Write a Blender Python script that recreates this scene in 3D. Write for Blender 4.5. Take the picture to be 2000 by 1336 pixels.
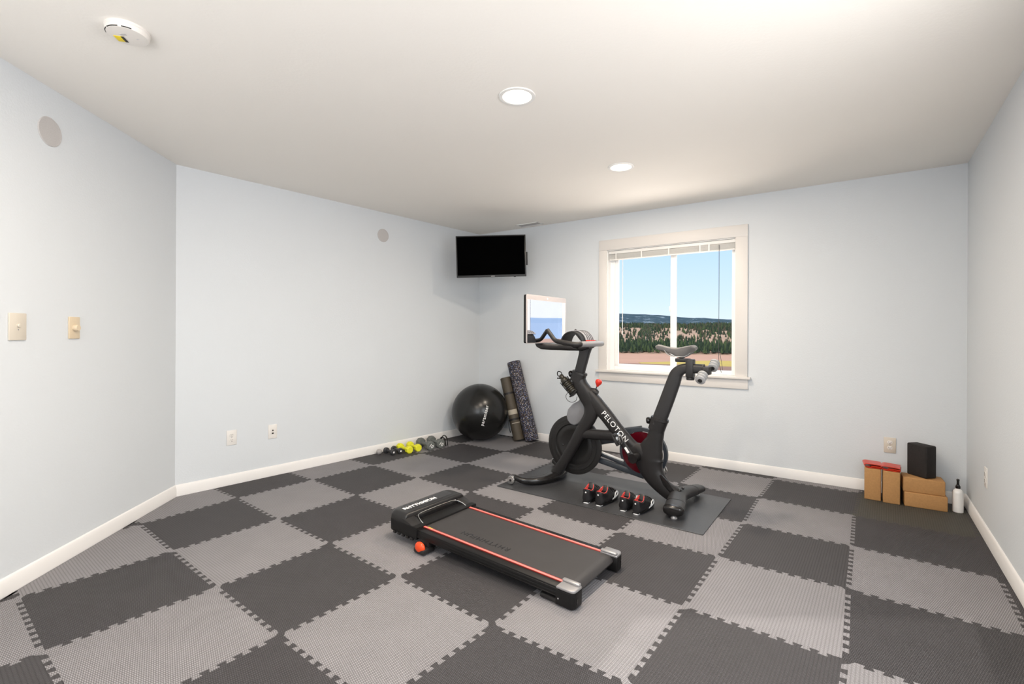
import bpy, bmesh, math, random
from mathutils import Vector, Matrix, noise

# ------------------------------------------------------------------ clean
for o in list(bpy.data.objects):
    bpy.data.objects.remove(o, do_unlink=True)
scene = bpy.context.scene
COL = scene.collection
R = math.radians
PI = math.pi

# ------------------------------------------------------------------ camera
cam_d = bpy.data.cameras.new('camera')
cam_d.sensor_fit = 'HORIZONTAL'
cam_d.sensor_width = 36.0
cam_d.lens = 940.0 / 2000.0 * 36.0
cam_d.shift_y = -15.3 / 2000.0
cam_d.clip_start = 0.05
cam_d.clip_end = 20000
cam = bpy.data.objects.new('camera', cam_d)
COL.objects.link(cam)
cam.matrix_world = Matrix.Translation((0, 0, 1.205)) @ Matrix.Rotation(R(90), 4, 'X') @ Matrix.Rotation(R(.27), 4, 'Z')
scene.camera = cam

# ------------------------------------------------------------------ view
vs = scene.view_settings
vs.view_transform = 'Standard'
vs.look = 'None'
vs.exposure = 0.0
vs.gamma = 1.0
vs.use_curve_mapping = False

# ------------------------------------------------------------------ sky
world = bpy.data.worlds.new('sky')
scene.world = world
world.use_nodes = True
wn = world.node_tree
wn.nodes.clear()
w_out = wn.nodes.new('ShaderNodeOutputWorld')
w_bg = wn.nodes.new('ShaderNodeBackground')
w_tc = wn.nodes.new('ShaderNodeTexCoord')
w_sep = wn.nodes.new('ShaderNodeSeparateXYZ')
w_cr = wn.nodes.new('ShaderNodeValToRGB')
w_st = wn.nodes.new('ShaderNodeMapRange')
wn.links.new(w_tc.outputs['Generated'], w_sep.inputs[0])
wn.links.new(w_sep.outputs['Z'], w_cr.inputs[0])
wn.links.new(w_sep.outputs['Z'], w_st.inputs[0])
cr = w_cr.color_ramp
cr.elements[0].position = 0.0
cr.elements[0].color = (.78, .88, .93, 1)
cr.elements[1].position = .17
cr.elements[1].color = (.50, .72, .97, 1)
e = cr.elements.new(.07); e.color = (.64, .81, .96, 1)
e = cr.elements.new(.5); e.color = (.80, .90, 1.0, 1)
w_st.inputs['From Min'].default_value = .20
w_st.inputs['From Max'].default_value = .45
w_st.inputs['To Min'].default_value = 1.15
w_st.inputs['To Max'].default_value = 1.5
w_mx = wn.nodes.new('ShaderNodeMix'); w_mx.data_type = 'RGBA'
w_mr = wn.nodes.new('ShaderNodeMapRange'); w_mr.interpolation_type = 'SMOOTHSTEP'
w_mr.inputs['From Min'].default_value = .6
w_mr.inputs['From Max'].default_value = .96
wn.links.new(w_sep.outputs['X'], w_mr.inputs[0])
wn.links.new(w_mr.outputs[0], w_mx.inputs[0])
wn.links.new(w_cr.outputs[0], w_mx.inputs[6])
w_mx.inputs[7].default_value = (.95, .97, 1.0, 1)
wn.links.new(w_mx.outputs[2], w_bg.inputs[0])
wn.links.new(w_st.outputs[0], w_bg.inputs[1])
wn.links.new(w_bg.outputs[0], w_out.inputs[0])

# ------------------------------------------------------------------ sun and lamps
def lamp(name, kind, loc, energy, color, **kw):
    d = bpy.data.lights.new(name, kind)
    d.energy = energy
    d.color = color
    for k, v in kw.items():
        setattr(d, k, v)
    o = bpy.data.objects.new(name, d)
    COL.objects.link(o)
    o.location = loc
    return o

def aim(o, direction):
    o.rotation_euler = Vector(direction).to_track_quat('-Z', 'Y').to_euler()

sun = lamp('sun', 'SUN', (0, -20, 30), 2.7, (1, .95, .88), angle=R(.6))
aim(sun, (.55, .75, -.55))
REAR_E, SIDE_E, DOWN_E, WIN_E = 70.0, 38.0, 27.0, 60.0
rear = lamp('added_rear_lamp', 'AREA', (-.95, -.90, 1.45), REAR_E, (.95, .97, 1.0), shape='RECTANGLE', size=1.5, size_y=1.6)  # added lamp behind the camera to brighten the room
aim(rear, (0.12, 1, 1.35))
side = lamp('added_side_lamp', 'AREA', (1.325, .765, 1.5), SIDE_E, (.96, .98, 1.0), shape='RECTANGLE', size=1.15, size_y=1.15)  # added lamp beside the camera to brighten the left walls
aim(side, (-.8063, .5916, -.12))
# added area lamp outside, above the window view, in place of brighter sky
skyl = lamp('added_sky_lamp', 'AREA', (1.56 + .573 * 1.9, 4.61 + .8195 * 1.9, 3.9), WIN_E, (.84, .92, 1.0), shape='RECTANGLE', size=3.2, size_y=1.6)
# added area lamp outside, below the sill, to brighten the far ceiling
gnd = lamp('added_bounce_lamp', 'AREA', (1.56 + .573 * 1.5, 4.61 + .8195 * 1.5, .05), 95.0, (1.0, .94, .86), shape='RECTANGLE', size=3.0, size_y=1.2)
aim(gnd, (-.573, -.8195, .75))
aim(skyl, (-.573 * 1.9, -.8195 * 1.9, -2.6))
DOWNS = [(.021, 2.498), (.797, 3.543), (-.98, 1.25), (-.45, 4.25)][:3]
for x, y in DOWNS:
    l = lamp('downlight_bulb', 'AREA', (x, y, 2.4275), DOWN_E, (1.0, .86, .70), shape='DISK', size=.145)

# ------------------------------------------------------------------ materials
def mat(name, color, rough=.5, metal=0., spec=.5, noise_scale=None, noise_amt=0., bump=None, trans=0., ior=1.45,
        emit=None, emit_s=0., coat=0., alpha=1.0):
    m = bpy.data.materials.new(name)
    m.use_nodes = True
    nt = m.node_tree
    b = nt.nodes['Principled BSDF']
    c = (*color, 1)
    b.inputs['Base Color'].default_value = c
    b.inputs['Roughness'].default_value = rough
    b.inputs['Metallic'].default_value = metal
    b.inputs['Specular IOR Level'].default_value = spec
    b.inputs['IOR'].default_value = ior
    b.inputs['Transmission Weight'].default_value = trans
    b.inputs['Coat Weight'].default_value = coat
    b.inputs['Alpha'].default_value = alpha
    if emit:
        b.inputs['Emission Color'].default_value = (*emit, 1)
        b.inputs['Emission Strength'].default_value = emit_s
    tc = nt.nodes.new('ShaderNodeTexCoord')
    n = nt.nodes.new('ShaderNodeTexNoise')
    n.inputs['Scale'].default_value = noise_scale or 8
    n.inputs['Detail'].default_value = 4
    nt.links.new(tc.outputs['Object'], n.inputs['Vector'])
    mx = nt.nodes.new('ShaderNodeMix')
    mx.data_type = 'RGBA'
    k = noise_amt if noise_amt else .03
    mx.inputs[6].default_value = tuple(min(1, v * (1 - k)) for v in color) + (1,)
    mx.inputs[7].default_value = tuple(min(1, v * (1 + k)) for v in color) + (1,)
    nt.links.new(n.outputs['Fac'], mx.inputs[0])
    nt.links.new(mx.outputs[2], b.inputs['Base Color'])
    if bump:
        sc, st, dist = bump
        n2 = nt.nodes.new('ShaderNodeTexNoise')
        n2.inputs['Scale'].default_value = sc
        n2.inputs['Detail'].default_value = 3
        nt.links.new(tc.outputs['Object'], n2.inputs['Vector'])
        bp = nt.nodes.new('ShaderNodeBump')
        bp.inputs['Strength'].default_value = st
        bp.inputs['Distance'].default_value = dist
        nt.links.new(n2.outputs['Fac'], bp.inputs['Height'])
        nt.links.new(bp.outputs[0], b.inputs['Normal'])
    return m

WALLC = (.69, .72, .745)
M_wall = mat('pale_blue_wall_paint', WALLC, .55, bump=(110, .22, .004), noise_scale=2, noise_amt=.01, spec=.3)
M_ceil = mat('ceiling_paint', (.90, .865, .81), .7, bump=(70, .15, .004), noise_scale=2, noise_amt=.01, spec=.2)
M_trim = mat('trim_paint', (.82, .80, .78), .4, noise_scale=3, noise_amt=.01)
M_case = mat('window_casing_paint', (.74, .71, .68), .45, noise_scale=3, noise_amt=.01)
M_vinyl = mat('white_vinyl', (.92, .92, .91), .35)
M_slab = mat('subfloor', (.05, .05, .05), .9)
M_plate = mat('almond_plastic', (.66, .60, .51), .35)
M_plate2 = mat('white_plastic', (.80, .77, .73), .35)
M_knob = mat('yellowed_plastic', (.68, .56, .40), .35)
M_dark = mat('dark_slot', (.02, .018, .015), .6)
M_grille = mat('grey_grille', (.52, .50, .49), .6, noise_scale=300, noise_amt=.2)
M_white = mat('white_plastic_bright', (.86, .85, .82), .4)
M_yellow = mat('yellow_label', (.85, .65, .02), .5)
M_bike = mat('satin_black_frame', (.016, .0145, .0145), .40, noise_scale=20, noise_amt=.1, spec=.45)
M_post = mat('grey_black_post', (.024, .023, .0235), .42, spec=.45)
M_gloss = mat('gloss_black_plastic', (.012, .011, .011), .18)
M_black = mat('matte_black_plastic', (.015, .014, .014), .5)
M_fly = mat('flywheel_black', (.014, .013, .0125), .42)
M_shroud = mat('smoky_grey_cover', (.20, .20, .21), .14, coat=.5)
M_red = mat('red_plastic', (.62, .035, .02), .25)
M_dred = mat('dark_red_metal', (.11, .003, .010), .2, metal=.3, coat=.6)
M_belt = mat('belt_guard_blue_grey', (.045, .052, .062), .35)
M_chrome = mat('chrome', (.75, .75, .74), .15, metal=1.)
M_silver = mat('silver_plastic', (.34, .33, .33), .35, metal=.5)
M_saddle = mat('grey_saddle_vinyl', (.19, .18, .172), .5)
M_lite = mat('white_ink', (.85, .84, .83), .5)
M_screen = mat('mirror_black_screen', (.86, .88, .92), .015, metal=1.)
M_bezel = mat('grey_bezel', (.50, .46, .455), .35, metal=.2)
M_tv = mat('television_screen', (.0006, .0006, .0006), .8, spec=.015)
M_tvf = mat('television_bezel', (.018, .018, .018), .35)
M_mat = mat('equipment_mat_rubber', (.042, .043, .046), .38, bump=(260, .5, .002), noise_scale=9, noise_amt=.18, spec=.6)
M_tread = mat('running_belt', (.036, .033, .033), .5, bump=(500, .3, .001), noise_scale=6, noise_amt=.15)
M_tbody = mat('treadmill_black', (.008, .0075, .0075), .42, spec=.3)
M_thood = mat('treadmill_hood', (.016, .015, .015), .3)
M_stripe = mat('pink_red_stripe', (.86, .20, .17), .45)
M_stripe2 = mat('dark_red_edge', (.24, .02, .015), .4)
M_ball = mat('black_rubber_ball', (.010, .010, .0095), .26, spec=.5)
M_y = mat('yellow_neoprene', (.78, .76, .03), .55)
M_g = mat('grey_green_neoprene', (.13, .14, .13), .6)
M_s = mat('charcoal_vinyl', (.035, .035, .038), .4)
M_clear = mat('frosted_grey_plastic', (.35, .33, .32), .3)
M_cork = mat('tan_cork', (.47, .25, .095), .75, bump=(320, .5, .002), noise_scale=90, noise_amt=.16)
M_foam = mat('black_foam', (.018, .015, .014), .8, bump=(120, .5, .003), noise_scale=25, noise_amt=.35)
M_strap = mat('red_band', (.60, .045, .02), .3)
M_bottle = mat('white_bottle', (.82, .81, .80), .3)
M_taupe = mat('brown_mat_vinyl', (.075, .062, .045), .6, bump=(60, .3, .003))
M_beige = mat('beige_panel', (.42, .38, .31), .6)
M_shoe = mat('shoe_black', (.016, .015, .016), .42, bump=(80, .3, .002))
M_patent = mat('shoe_patent_black', (.012, .012, .012), .12)
M_shred = mat('shoe_red_lining', (.60, .06, .05), .6)
M_cloth = mat('grey_cloth', (.34, .34, .36), .85, noise_scale=40, noise_amt=.6)
M_pole = mat('dark_cord', (.06, .06, .06), .5)

# thin window glass
M_glass = bpy.data.materials.new('window_glass')
M_glass.use_nodes = True
nt = M_glass.node_tree
nt.nodes.clear()
go = nt.nodes.new('ShaderNodeOutputMaterial')
gm = nt.nodes.new('ShaderNodeMixShader')
gt = nt.nodes.new('ShaderNodeBsdfTransparent')
gg = nt.nodes.new('ShaderNodeBsdfGlossy')
gf = nt.nodes.new('ShaderNodeFresnel')
gf.inputs['IOR'].default_value = 1.08
gg.inputs['Roughness'].default_value = .02
nt.links.new(gf.outputs[0], gm.inputs[0])
nt.links.new(gt.outputs[0], gm.inputs[1])
nt.links.new(gg.outputs[0], gm.inputs[2])
nt.links.new(gm.outputs[0], go.inputs[0])

# speckled roller
M_speck = bpy.data.materials.new('speckled_foam')
M_speck.use_nodes = True
nt = M_speck.node_tree
b = nt.nodes['Principled BSDF']
b.inputs['Roughness'].default_value = .7
tc = nt.nodes.new('ShaderNodeTexCoord')
vo = nt.nodes.new('ShaderNodeTexVoronoi')
vo.inputs['Scale'].default_value = 150
nt.links.new(tc.outputs['Object'], vo.inputs['Vector'])
sp = nt.nodes.new('ShaderNodeSeparateColor')
nt.links.new(vo.outputs['Color'], sp.inputs[0])
rp = nt.nodes.new('ShaderNodeValToRGB')
rp.color_ramp.interpolation = 'CONSTANT'
rp.color_ramp.elements[0].color = (.014, .014, .020, 1)
rp.color_ramp.elements[1].position = .60
rp.color_ramp.elements[1].color = (.035, .05, .13, 1)
for pp, cc in ((.70, (.20, .15, .11)), (.77, (.40, .38, .38)), (.85, (.08, .045, .04)), (.93, (.15, .18, .30))):
    e = rp.color_ramp.elements.new(pp)
    e.color = (*cc, 1)
nt.links.new(sp.outputs[0], rp.inputs[0])
nt.links.new(rp.outputs[0], b.inputs['Base Color'])

# foam tiles: ribbed / basket weave relief
def tile_mat(name, color, q=.0125, p=.0072):
    m = bpy.data.materials.new(name)
    m.use_nodes = True
    nt = m.node_tree
    b = nt.nodes['Principled BSDF']
    b.inputs['Roughness'].default_value = .62
    b.inputs['Specular IOR Level'].default_value = .35
    tc = nt.nodes.new('ShaderNodeTexCoord')
    se = nt.nodes.new('ShaderNodeSeparateXYZ')
    nt.links.new(tc.outputs['Object'], se.inputs[0])
    def mth(op, a, bb=None):
        n = nt.nodes.new('ShaderNodeMath')
        n.operation = op
        for i, v in enumerate((a, bb)):
            if v is None: continue
            if isinstance(v, (int, float)): n.inputs[i].default_value = v
            else: nt.links.new(v, n.inputs[i])
        return n.outputs[0]
    row = mth('FLOOR', mth('DIVIDE', se.outputs['Y'], q))
    ph = mth('MULTIPLY', row, PI)
    u = mth('MULTIPLY', se.outputs['X'], 2 * PI / p)
    s = mth('SINE', mth('ADD', u, ph))
    v = mth('ABSOLUTE', mth('SINE', mth('MULTIPLY', se.outputs['Y'], PI / q)))
    v = mth('POWER', v, .4)
    h = mth('MULTIPLY', mth('ADD', mth('MULTIPLY', s, .5), .5), v)
    bp = nt.nodes.new('ShaderNodeBump')
    bp.inputs['Strength'].default_value = 1.0
    bp.inputs['Distance'].default_value = .0026
    nt.links.new(h, bp.inputs['Height'])
    nt.links.new(bp.outputs[0], b.inputs['Normal'])
    n = nt.nodes.new('ShaderNodeTexNoise')
    n.inputs['Scale'].default_value = 5
    n.inputs['Detail'].default_value = 5
    nt.links.new(tc.outputs['Object'], n.inputs['Vector'])
    mx = nt.nodes.new('ShaderNodeMix')
    mx.data_type = 'RGBA'
    mx.inputs[6].default_value = tuple(v_ * .88 for v_ in color) + (1,)
    mx.inputs[7].default_value = tuple(v_ * 1.12 for v_ in color) + (1,)
    nt.links.new(n.outputs['Fac'], mx.inputs[0])
    # relief shading put into the colour: grooves painted darker, raised ribs paler
    m2 = nt.nodes.new('ShaderNodeMix')
    m2.data_type = 'RGBA'
    m2.blend_type = 'MULTIPLY'
    m2.inputs[0].default_value = 1
    r2 = nt.nodes.new('ShaderNodeMapRange')
    r2.inputs['To Min'].default_value = .50
    r2.inputs['To Max'].default_value = 1.36
    nt.links.new(h, r2.inputs[0])
    nt.links.new(mx.outputs[2], m2.inputs[6])
    nt.links.new(r2.outputs[0], m2.inputs[7])
    nt.links.new(m2.outputs[2], b.inputs['Base Color'])
    return m
M_td = tile_mat('charcoal_foam_tile', (.066, .0615, .0645))
M_tl = tile_mat('grey_foam_tile', (.300, .287, .296))
M_to = tile_mat('olive_charcoal_foam_tile', (.085, .080, .066))

# ------------------------------------------------------------------ mesh helpers
class MB:
    def __init__(self):
        self.bm = bmesh.new()
    def _add(self, tmp, M=None):
        if M is not None:
            bmesh.ops.transform(tmp, matrix=M, verts=tmp.verts)
        me = bpy.data.meshes.new('t')
        tmp.to_mesh(me)
        tmp.free()
        self.bm.from_mesh(me)
        bpy.data.meshes.remove(me)
        return self
    def box(self, c, s, bev=0., seg=2, M=None, rz=0.):
        t = bmesh.new()
        bmesh.ops.create_cube(t, size=1)
        bmesh.ops.scale(t, vec=s, verts=t.verts)
        if bev > 0:
            bmesh.ops.bevel(t, geom=list(t.edges), offset=min(bev, min(s) * .49), segments=seg, profile=.5, affect='EDGES')
        X = Matrix.Translation(c) @ Matrix.Rotation(rz, 4, 'Z')
        return self._add(t, (M @ X) if M is not None else X)
    def prism(self, pts, z0, z1, bev=0., seg=2, M=None, both=True):
        t = bmesh.new()
        vs_ = [t.verts.new((x, y, z0)) for x, y in pts]
        f = t.faces.new(vs_)
        ar = sum(pts[i][0] * pts[(i + 1) % len(pts)][1] - pts[(i + 1) % len(pts)][0] * pts[i][1] for i in range(len(pts)))
        r = bmesh.ops.extrude_face_region(t, geom=[f])
        nv = [g for g in r['geom'] if isinstance(g, bmesh.types.BMVert)]
        bmesh.ops.translate(t, vec=(0, 0, z1 - z0), verts=nv)
        bmesh.ops.recalc_face_normals(t, faces=t.faces)
        if bev > 0:
            ed = [e_ for e_ in t.edges if abs(e_.verts[0].co.z - e_.verts[1].co.z) < 1e-6 and
                  (both or abs(e_.verts[0].co.z - z1) < 1e-6)]
            bmesh.ops.bevel(t, geom=ed, offset=bev, segments=seg, profile=.5, affect='EDGES')
        return self._add(t, M)
    def lathe(self, prof, seg=32, M=None, caps=True):
        t = bmesh.new()
        rings = []
        for r_, z in prof:
            if r_ < 1e-5:
                rings.append([t.verts.new((0, 0, z))])
            else:
                rings.append([t.verts.new((r_ * math.cos(2 * PI * k / seg), r_ * math.sin(2 * PI * k / seg), z)) for k in range(seg)])
        for a, b_ in zip(rings, rings[1:]):
            for k in range(seg):
                k2 = (k + 1) % seg
                if len(a) == 1 and len(b_) == 1: continue
                if len(a) == 1: t.faces.new((a[0], b_[k], b_[k2]))
                elif len(b_) == 1: t.faces.new((a[k], b_[0], a[k2]))
                else: t.faces.new((a[k], b_[k], b_[k2], a[k2]))
        if caps:
            for rg in (rings[0], rings[-1]):
                if len(rg) > 1: t.faces.new(rg)
        bmesh.ops.recalc_face_normals(t, faces=t.faces)
        return self._add(t, M)
    def sweep(self, path, rad, side=None, seg=16, sub=4, M=None, power=2.0, closed=False, caps=True):
        """path of points; rad: number, (a,b) or a list of them; side: fixed out-of-plane vector"""
        P = [Vector(p) for p in path]
        n = len(P)
        rr = rad if isinstance(rad, list) else [rad] * n
        rr = [(r_, r_) if not isinstance(r_, tuple) else r_ for r_ in rr]
        pts, rs = [], []
        def g(i):
            return P[i % n] if closed else (P[i] if 0 <= i < n else (2 * P[0] - P[1] if i < 0 else 2 * P[-1] - P[-2]))
        cnt = n if closed else n - 1
        for i in range(cnt):
            for k in range(sub):
                u = k / sub
                p0, p1, p2, p3 = g(i - 1), g(i), g(i + 1), g(i + 2)
                pts.append(.5 * ((2 * p1) + (p2 - p0) * u + (2 * p0 - 5 * p1 + 4 * p2 - p3) * u * u + (3 * p1 - p0 - 3 * p2 + p3) * u ** 3))
                a0, a1 = rr[i], rr[(i + 1) % n]
                rs.append((a0[0] * (1 - u) + a1[0] * u, a0[1] * (1 - u) + a1[1] * u))
        if not closed:
            pts.append(P[-1]); rs.append(rr[-1])
        t = bmesh.new()
        rings = []
        m_ = len(pts)
        ref = None
        for i, p in enumerate(pts):
            a = pts[(i - 1) % m_] if (closed or i > 0) else p
            c = pts[(i + 1) % m_] if (closed or i < m_ - 1) else p
            T = (c - a).normalized()
            if side is not None:
                S = Vector(side)
                S = (S - T * S.dot(T)).normalized()
            else:
                if ref is None:
                    ref = Vector((0, 0, 1)) if abs(T.z) < .9 else Vector((0, 1, 0))
                S = (ref - T * ref.dot(T)).normalized()
                ref = S
            Bn = T.cross(S)
            ra, rb = rs[i]
            ring = []
            for k in range(seg):
                th = 2 * PI * k / seg
                cx, sx = math.cos(th), math.sin(th)
                e_ = 2.0 / power
                x = math.copysign(abs(cx) ** e_, cx) * ra
                y = math.copysign(abs(sx) ** e_, sx) * rb
                ring.append(t.verts.new(p + Bn * x + S * y))
            rings.append(ring)
        prs = list(zip(rings, rings[1:])) + ([(rings[-1], rings[0])] if closed else [])
        for a, b_ in prs:
            for k in range(seg):
                k2 = (k + 1) % seg
                t.faces.new((a[k], a[k2], b_[k2], b_[k]))
        if caps and not closed:
            t.faces.new(rings[0]); t.faces.new(rings[-1])
        bmesh.ops.recalc_face_normals(t, faces=t.faces)
        return self._add(t, M)
    def loft(self, rings, close=True, caps=False, M=None):
        t = bmesh.new()
        rv = [[t.verts.new(p) for p in r_] for r_ in rings]
        n = len(rv[0])
        for a, b_ in zip(rv, rv[1:]):
            for k in range(n if close else n - 1):
                k2 = (k + 1) % n
                t.faces.new((a[k], a[k2], b_[k2], b_[k]))
        if caps:
            t.faces.new(rv[0]); t.faces.new(rv[-1])
        bmesh.ops.remove_doubles(t, verts=t.verts, dist=1e-5)
        bmesh.ops.recalc_face_normals(t, faces=t.faces)
        return self._add(t, M)
    def sphere(self, c, r_, seg=32, scale=(1, 1, 1), M=None):
        t = bmesh.new()
        bmesh.ops.create_uvsphere(t, u_segments=seg, v_segments=max(6, seg // 2), radius=r_)
        X = Matrix.Translation(c) @ Matrix.Diagonal((*scale, 1))
        return self._add(t, (M @ X) if M is not None else X)
    def build(self, name, material, parent=None, loc=None, rz=None, angle=38, mw=None):
        for f in self.bm.faces: f.smooth = True
        for e_ in self.bm.edges:
            if len(e_.link_faces) == 2:
                try:
                    if e_.calc_face_angle() > R(angle): e_.smooth = False
                except ValueError:
                    pass
        me = bpy.data.meshes.new(name)
        self.bm.to_mesh(me)
        self.bm.free()
        me.materials.append(material)
        return link(name, me, parent, loc, rz, mw)

def link(name, me, parent=None, loc=None, rz=None, mw=None):
    o = bpy.data.objects.new(name, me)
    COL.objects.link(o)
    if parent is not None: o.parent = parent
    if loc is not None: o.location = loc
    if rz is not None: o.rotation_euler = (0, 0, rz)
    if mw is not None: o.matrix_local = mw
    return o

def tag(o, label=None, cat=None, group=None, kind=None):
    if label: o['label'] = label
    if cat: o['category'] = cat
    if group: o['group'] = group
    if kind: o['kind'] = kind
    return o

def empty(name, loc=(0, 0, 0), rz=0., label=None, cat=None, group=None, mw=None):
    o = bpy.data.objects.new(name, None)
    COL.objects.link(o)
    o.empty_display_size = .05
    o.location = loc
    o.rotation_euler = (0, 0, rz)
    if mw is not None: o.matrix_world = mw
    return tag(o, label, cat, group)

def copy_tree(o, parent=None):
    c = o.copy()
    COL.objects.link(c)
    c.parent = parent
    for ch in list(o.children): copy_tree(ch, c)
    return c

def text_mesh(body, size, extrude=.0008, spacing=1.0, bold=0.):
    cu = bpy.data.curves.new('txt', 'FONT')
    cu.body = body
    cu.size = size
    cu.extrude = extrude
    cu.space_character = spacing
    cu.offset = bold
    cu.align_x = 'CENTER'
    cu.align_y = 'CENTER'
    o = bpy.data.objects.new('txt', cu)
    COL.objects.link(o)
    dg = bpy.context.evaluated_depsgraph_get()
    me = bpy.data.meshes.new_from_object(o.evaluated_get(dg))
    bpy.data.objects.remove(o, do_unlink=True)
    bpy.data.curves.remove(cu)
    me.materials.clear()
    return me

def text(name, body, size, material, parent, M, **kw):
    me = text_mesh(body, size, **kw)
    me.transform(M)
    me.materials.append(material)
    return link(name, me, parent)

def frame(origin, x, y):
    x = Vector(x).normalized(); y = Vector(y)
    z = x.cross(y).normalized(); y = z.cross(x)
    m = Matrix((x, y, z)).transposed().to_4x4()
    m.translation = origin
    return m

def quarter_round(pts, r_, n=4):
    """rounded polygon"""
    out = []
    L = len(pts)
    for i in range(L):
        p = Vector(pts[i]); a = Vector(pts[i - 1]); c = Vector(pts[(i + 1) % L])
        rr = r_[i] if isinstance(r_, (list, tuple)) else r_
        if rr <= 0:
            out.append(tuple(p)); continue
        d1 = (a - p).normalized(); d2 = (c - p).normalized()
        s1 = p + d1 * rr; s2 = p + d2 * rr
        for k in range(n + 1):
            u = k / n
            out.append(tuple((1 - u) ** 2 * s1 + 2 * u * (1 - u) * p + u * u * s2))
    return out

# ------------------------------------------------------------------ room plan
H = 2.44
A = Vector((-2.472, 3.537)); C = Vector((-.407, 5.98)); B = Vector((3.242, 3.428))
D = Vector((-1.945, -.90)); E_ = Vector((.067, -.90))
dAC = (C - A).normalized(); dCB = (B - C).normalized(); dBE = (E_ - B).normalized(); dDA = (A - D).normalized()
def outn(d): return Vector((-d.y, d.x))       # outward normal when walking D>A>C>B>E
TH = .14
def wall(name, p, q, ext=.2):
    d = (q - p).normalized(); n = outn(d)
    a, b_ = p, q
    pts = [a, b_, b_ + n * TH + d * .0, a + n * TH]
    m = MB()
    m.prism([tuple(v) for v in pts], -.012, H)
    o = m.build(name, M_wall)
    return tag(o, kind='structure')
def wall_plain():
    pass
wall('wall_left', A, C)
wall('wall_diagonal', D, A)
# window wall with its opening
S0, S1, Z0, Z1 = 1.700, 2.935, .836, 2.080
def on(p, d, s, off=0.):
    n = outn(d)
    return p + d * s - n * off
def wallseg(m, p, d, s0, s1, z0, z1, off0=0., off1=TH):
    n = outn(d)
    pts = [p + d * s0 + n * off0, p + d * s1 + n * off0, p + d * s1 + n * off1, p + d * s0 + n * off1]
    m.prism([tuple(v) for v in pts], z0, z1)
LCB = (B - C).length
LBE = (E_ - B).length
m = MB()
wallseg(m, B, dBE, 0, 2.65, -.012, H)
wallseg(m, B, dBE, 3.90, LBE, -.012, H)
wallseg(m, B, dBE, 2.65, 3.90, -.012, .88)
wallseg(m, B, dBE, 2.65, 3.90, 2.13, H)
tag(m.build('wall_right', M_wall), kind='structure')
m = MB()
for s0, s1, z0, z1 in ((2.65, 2.69, .88, 2.13), (3.86, 3.90, .88, 2.13), (2.65, 3.90, .88, .92), (2.65, 3.90, 2.09, 2.13)):
    wallseg(m, B, dBE, s0, s1, z0, z1, .03, .10)
tag(m.build('added_side_frame', M_vinyl), kind='structure')  # made-up frame and wall opening around the added side lamp
m = MB()
wallseg(m, C, dCB, 0, S0, -.012, H)
wallseg(m, C, dCB, S1, LCB, -.012, H)
wallseg(m, C, dCB, S0, S1, -.012, Z0)
wallseg(m, C, dCB, S0, S1, Z1, H)
tag(m.build('wall_back', M_wall), kind='structure')
# unseen wall behind the camera, its opening made up for the rear lamp
dED = (D - E_).normalized(); LED = (D - E_).length
m = MB()
wallseg(m, E_, dED, 0, .25, -.012, H)
wallseg(m, E_, dED, 1.80, LED, -.012, H)
wallseg(m, E_, dED, .25, 1.80, -.012, .62)
wallseg(m, E_, dED, .25, 1.80, 2.28, H)
tag(m.build('wall_front', M_wall), kind='structure')
w2 = MB()
for s0, s1, z0, z1 in ((.25, .29, .62, 2.28), (1.76, 1.80, .62, 2.28), (.25, 1.80, .62, .66), (.25, 1.80, 2.24, 2.28)):
    wallseg(w2, E_, dED, s0, s1, z0, z1, .03, .10)
tag(w2.build('added_rear_frame', M_vinyl), kind='structure')  # made-up frame around the added rear lamp

outer = [A, C, B, E_, D]
def poly_out(off):
    res = []
    L = len(outer)
    for i in range(L):
        p = outer[i]
        d1 = (p - outer[i - 1]).normalized(); d2 = (outer[(i + 1) % L] - p).normalized()
        n1, n2 = outn(d1), outn(d2)
        b_ = (n1 + n2).normalized()
        res.append(tuple(p + b_ * off / max(.3, b_.dot(n1))))
    return res
fl = MB().prism(poly_out(TH), -.10, -.012).build('floor', M_slab); tag(fl, kind='structure')
ce = MB().prism(poly_out(TH), H, H + .12).build('ceiling', M_ceil); tag(ce, kind='structure')

# baseboards
BBP = [(0, 0), (.014, 0), (.014, .058), (.011, .064), (.009, .076), (.004, .082), (0, .083)]
def baseboard(name, p, q, mp, mq):
    """profile extruded along the wall, mitred at both ends"""
    d = (q - p).normalized(); n = -outn(d)
    r1, r2 = [], []
    for t_, z in BBP:
        a = p + n * t_ + d * (t_ * mp); b_ = q + n * t_ - d * (t_ * mq)
        r1.append((a.x, a.y, z)); r2.append((b_.x, b_.y, z))
    o = MB().loft([r1, r2], close=True, caps=True).build(name, M_trim)
    return tag(o, kind='structure')
def mit(d1, d2):
    ang = math.acos(max(-1, min(1, d1.dot(d2))))
    return math.tan(ang / 2)
m1 = mit(dDA, dAC); m2_ = mit(dAC, dCB); m3 = mit(dCB, dBE)
baseboard('baseboard_diagonal', D, A, .5, m1)
baseboard('baseboard_left', A, C, m1, m2_)
baseboard('baseboard_back', C, B, m2_, m3)
baseboard('baseboard_right', B, E_, m3, .5)

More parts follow.
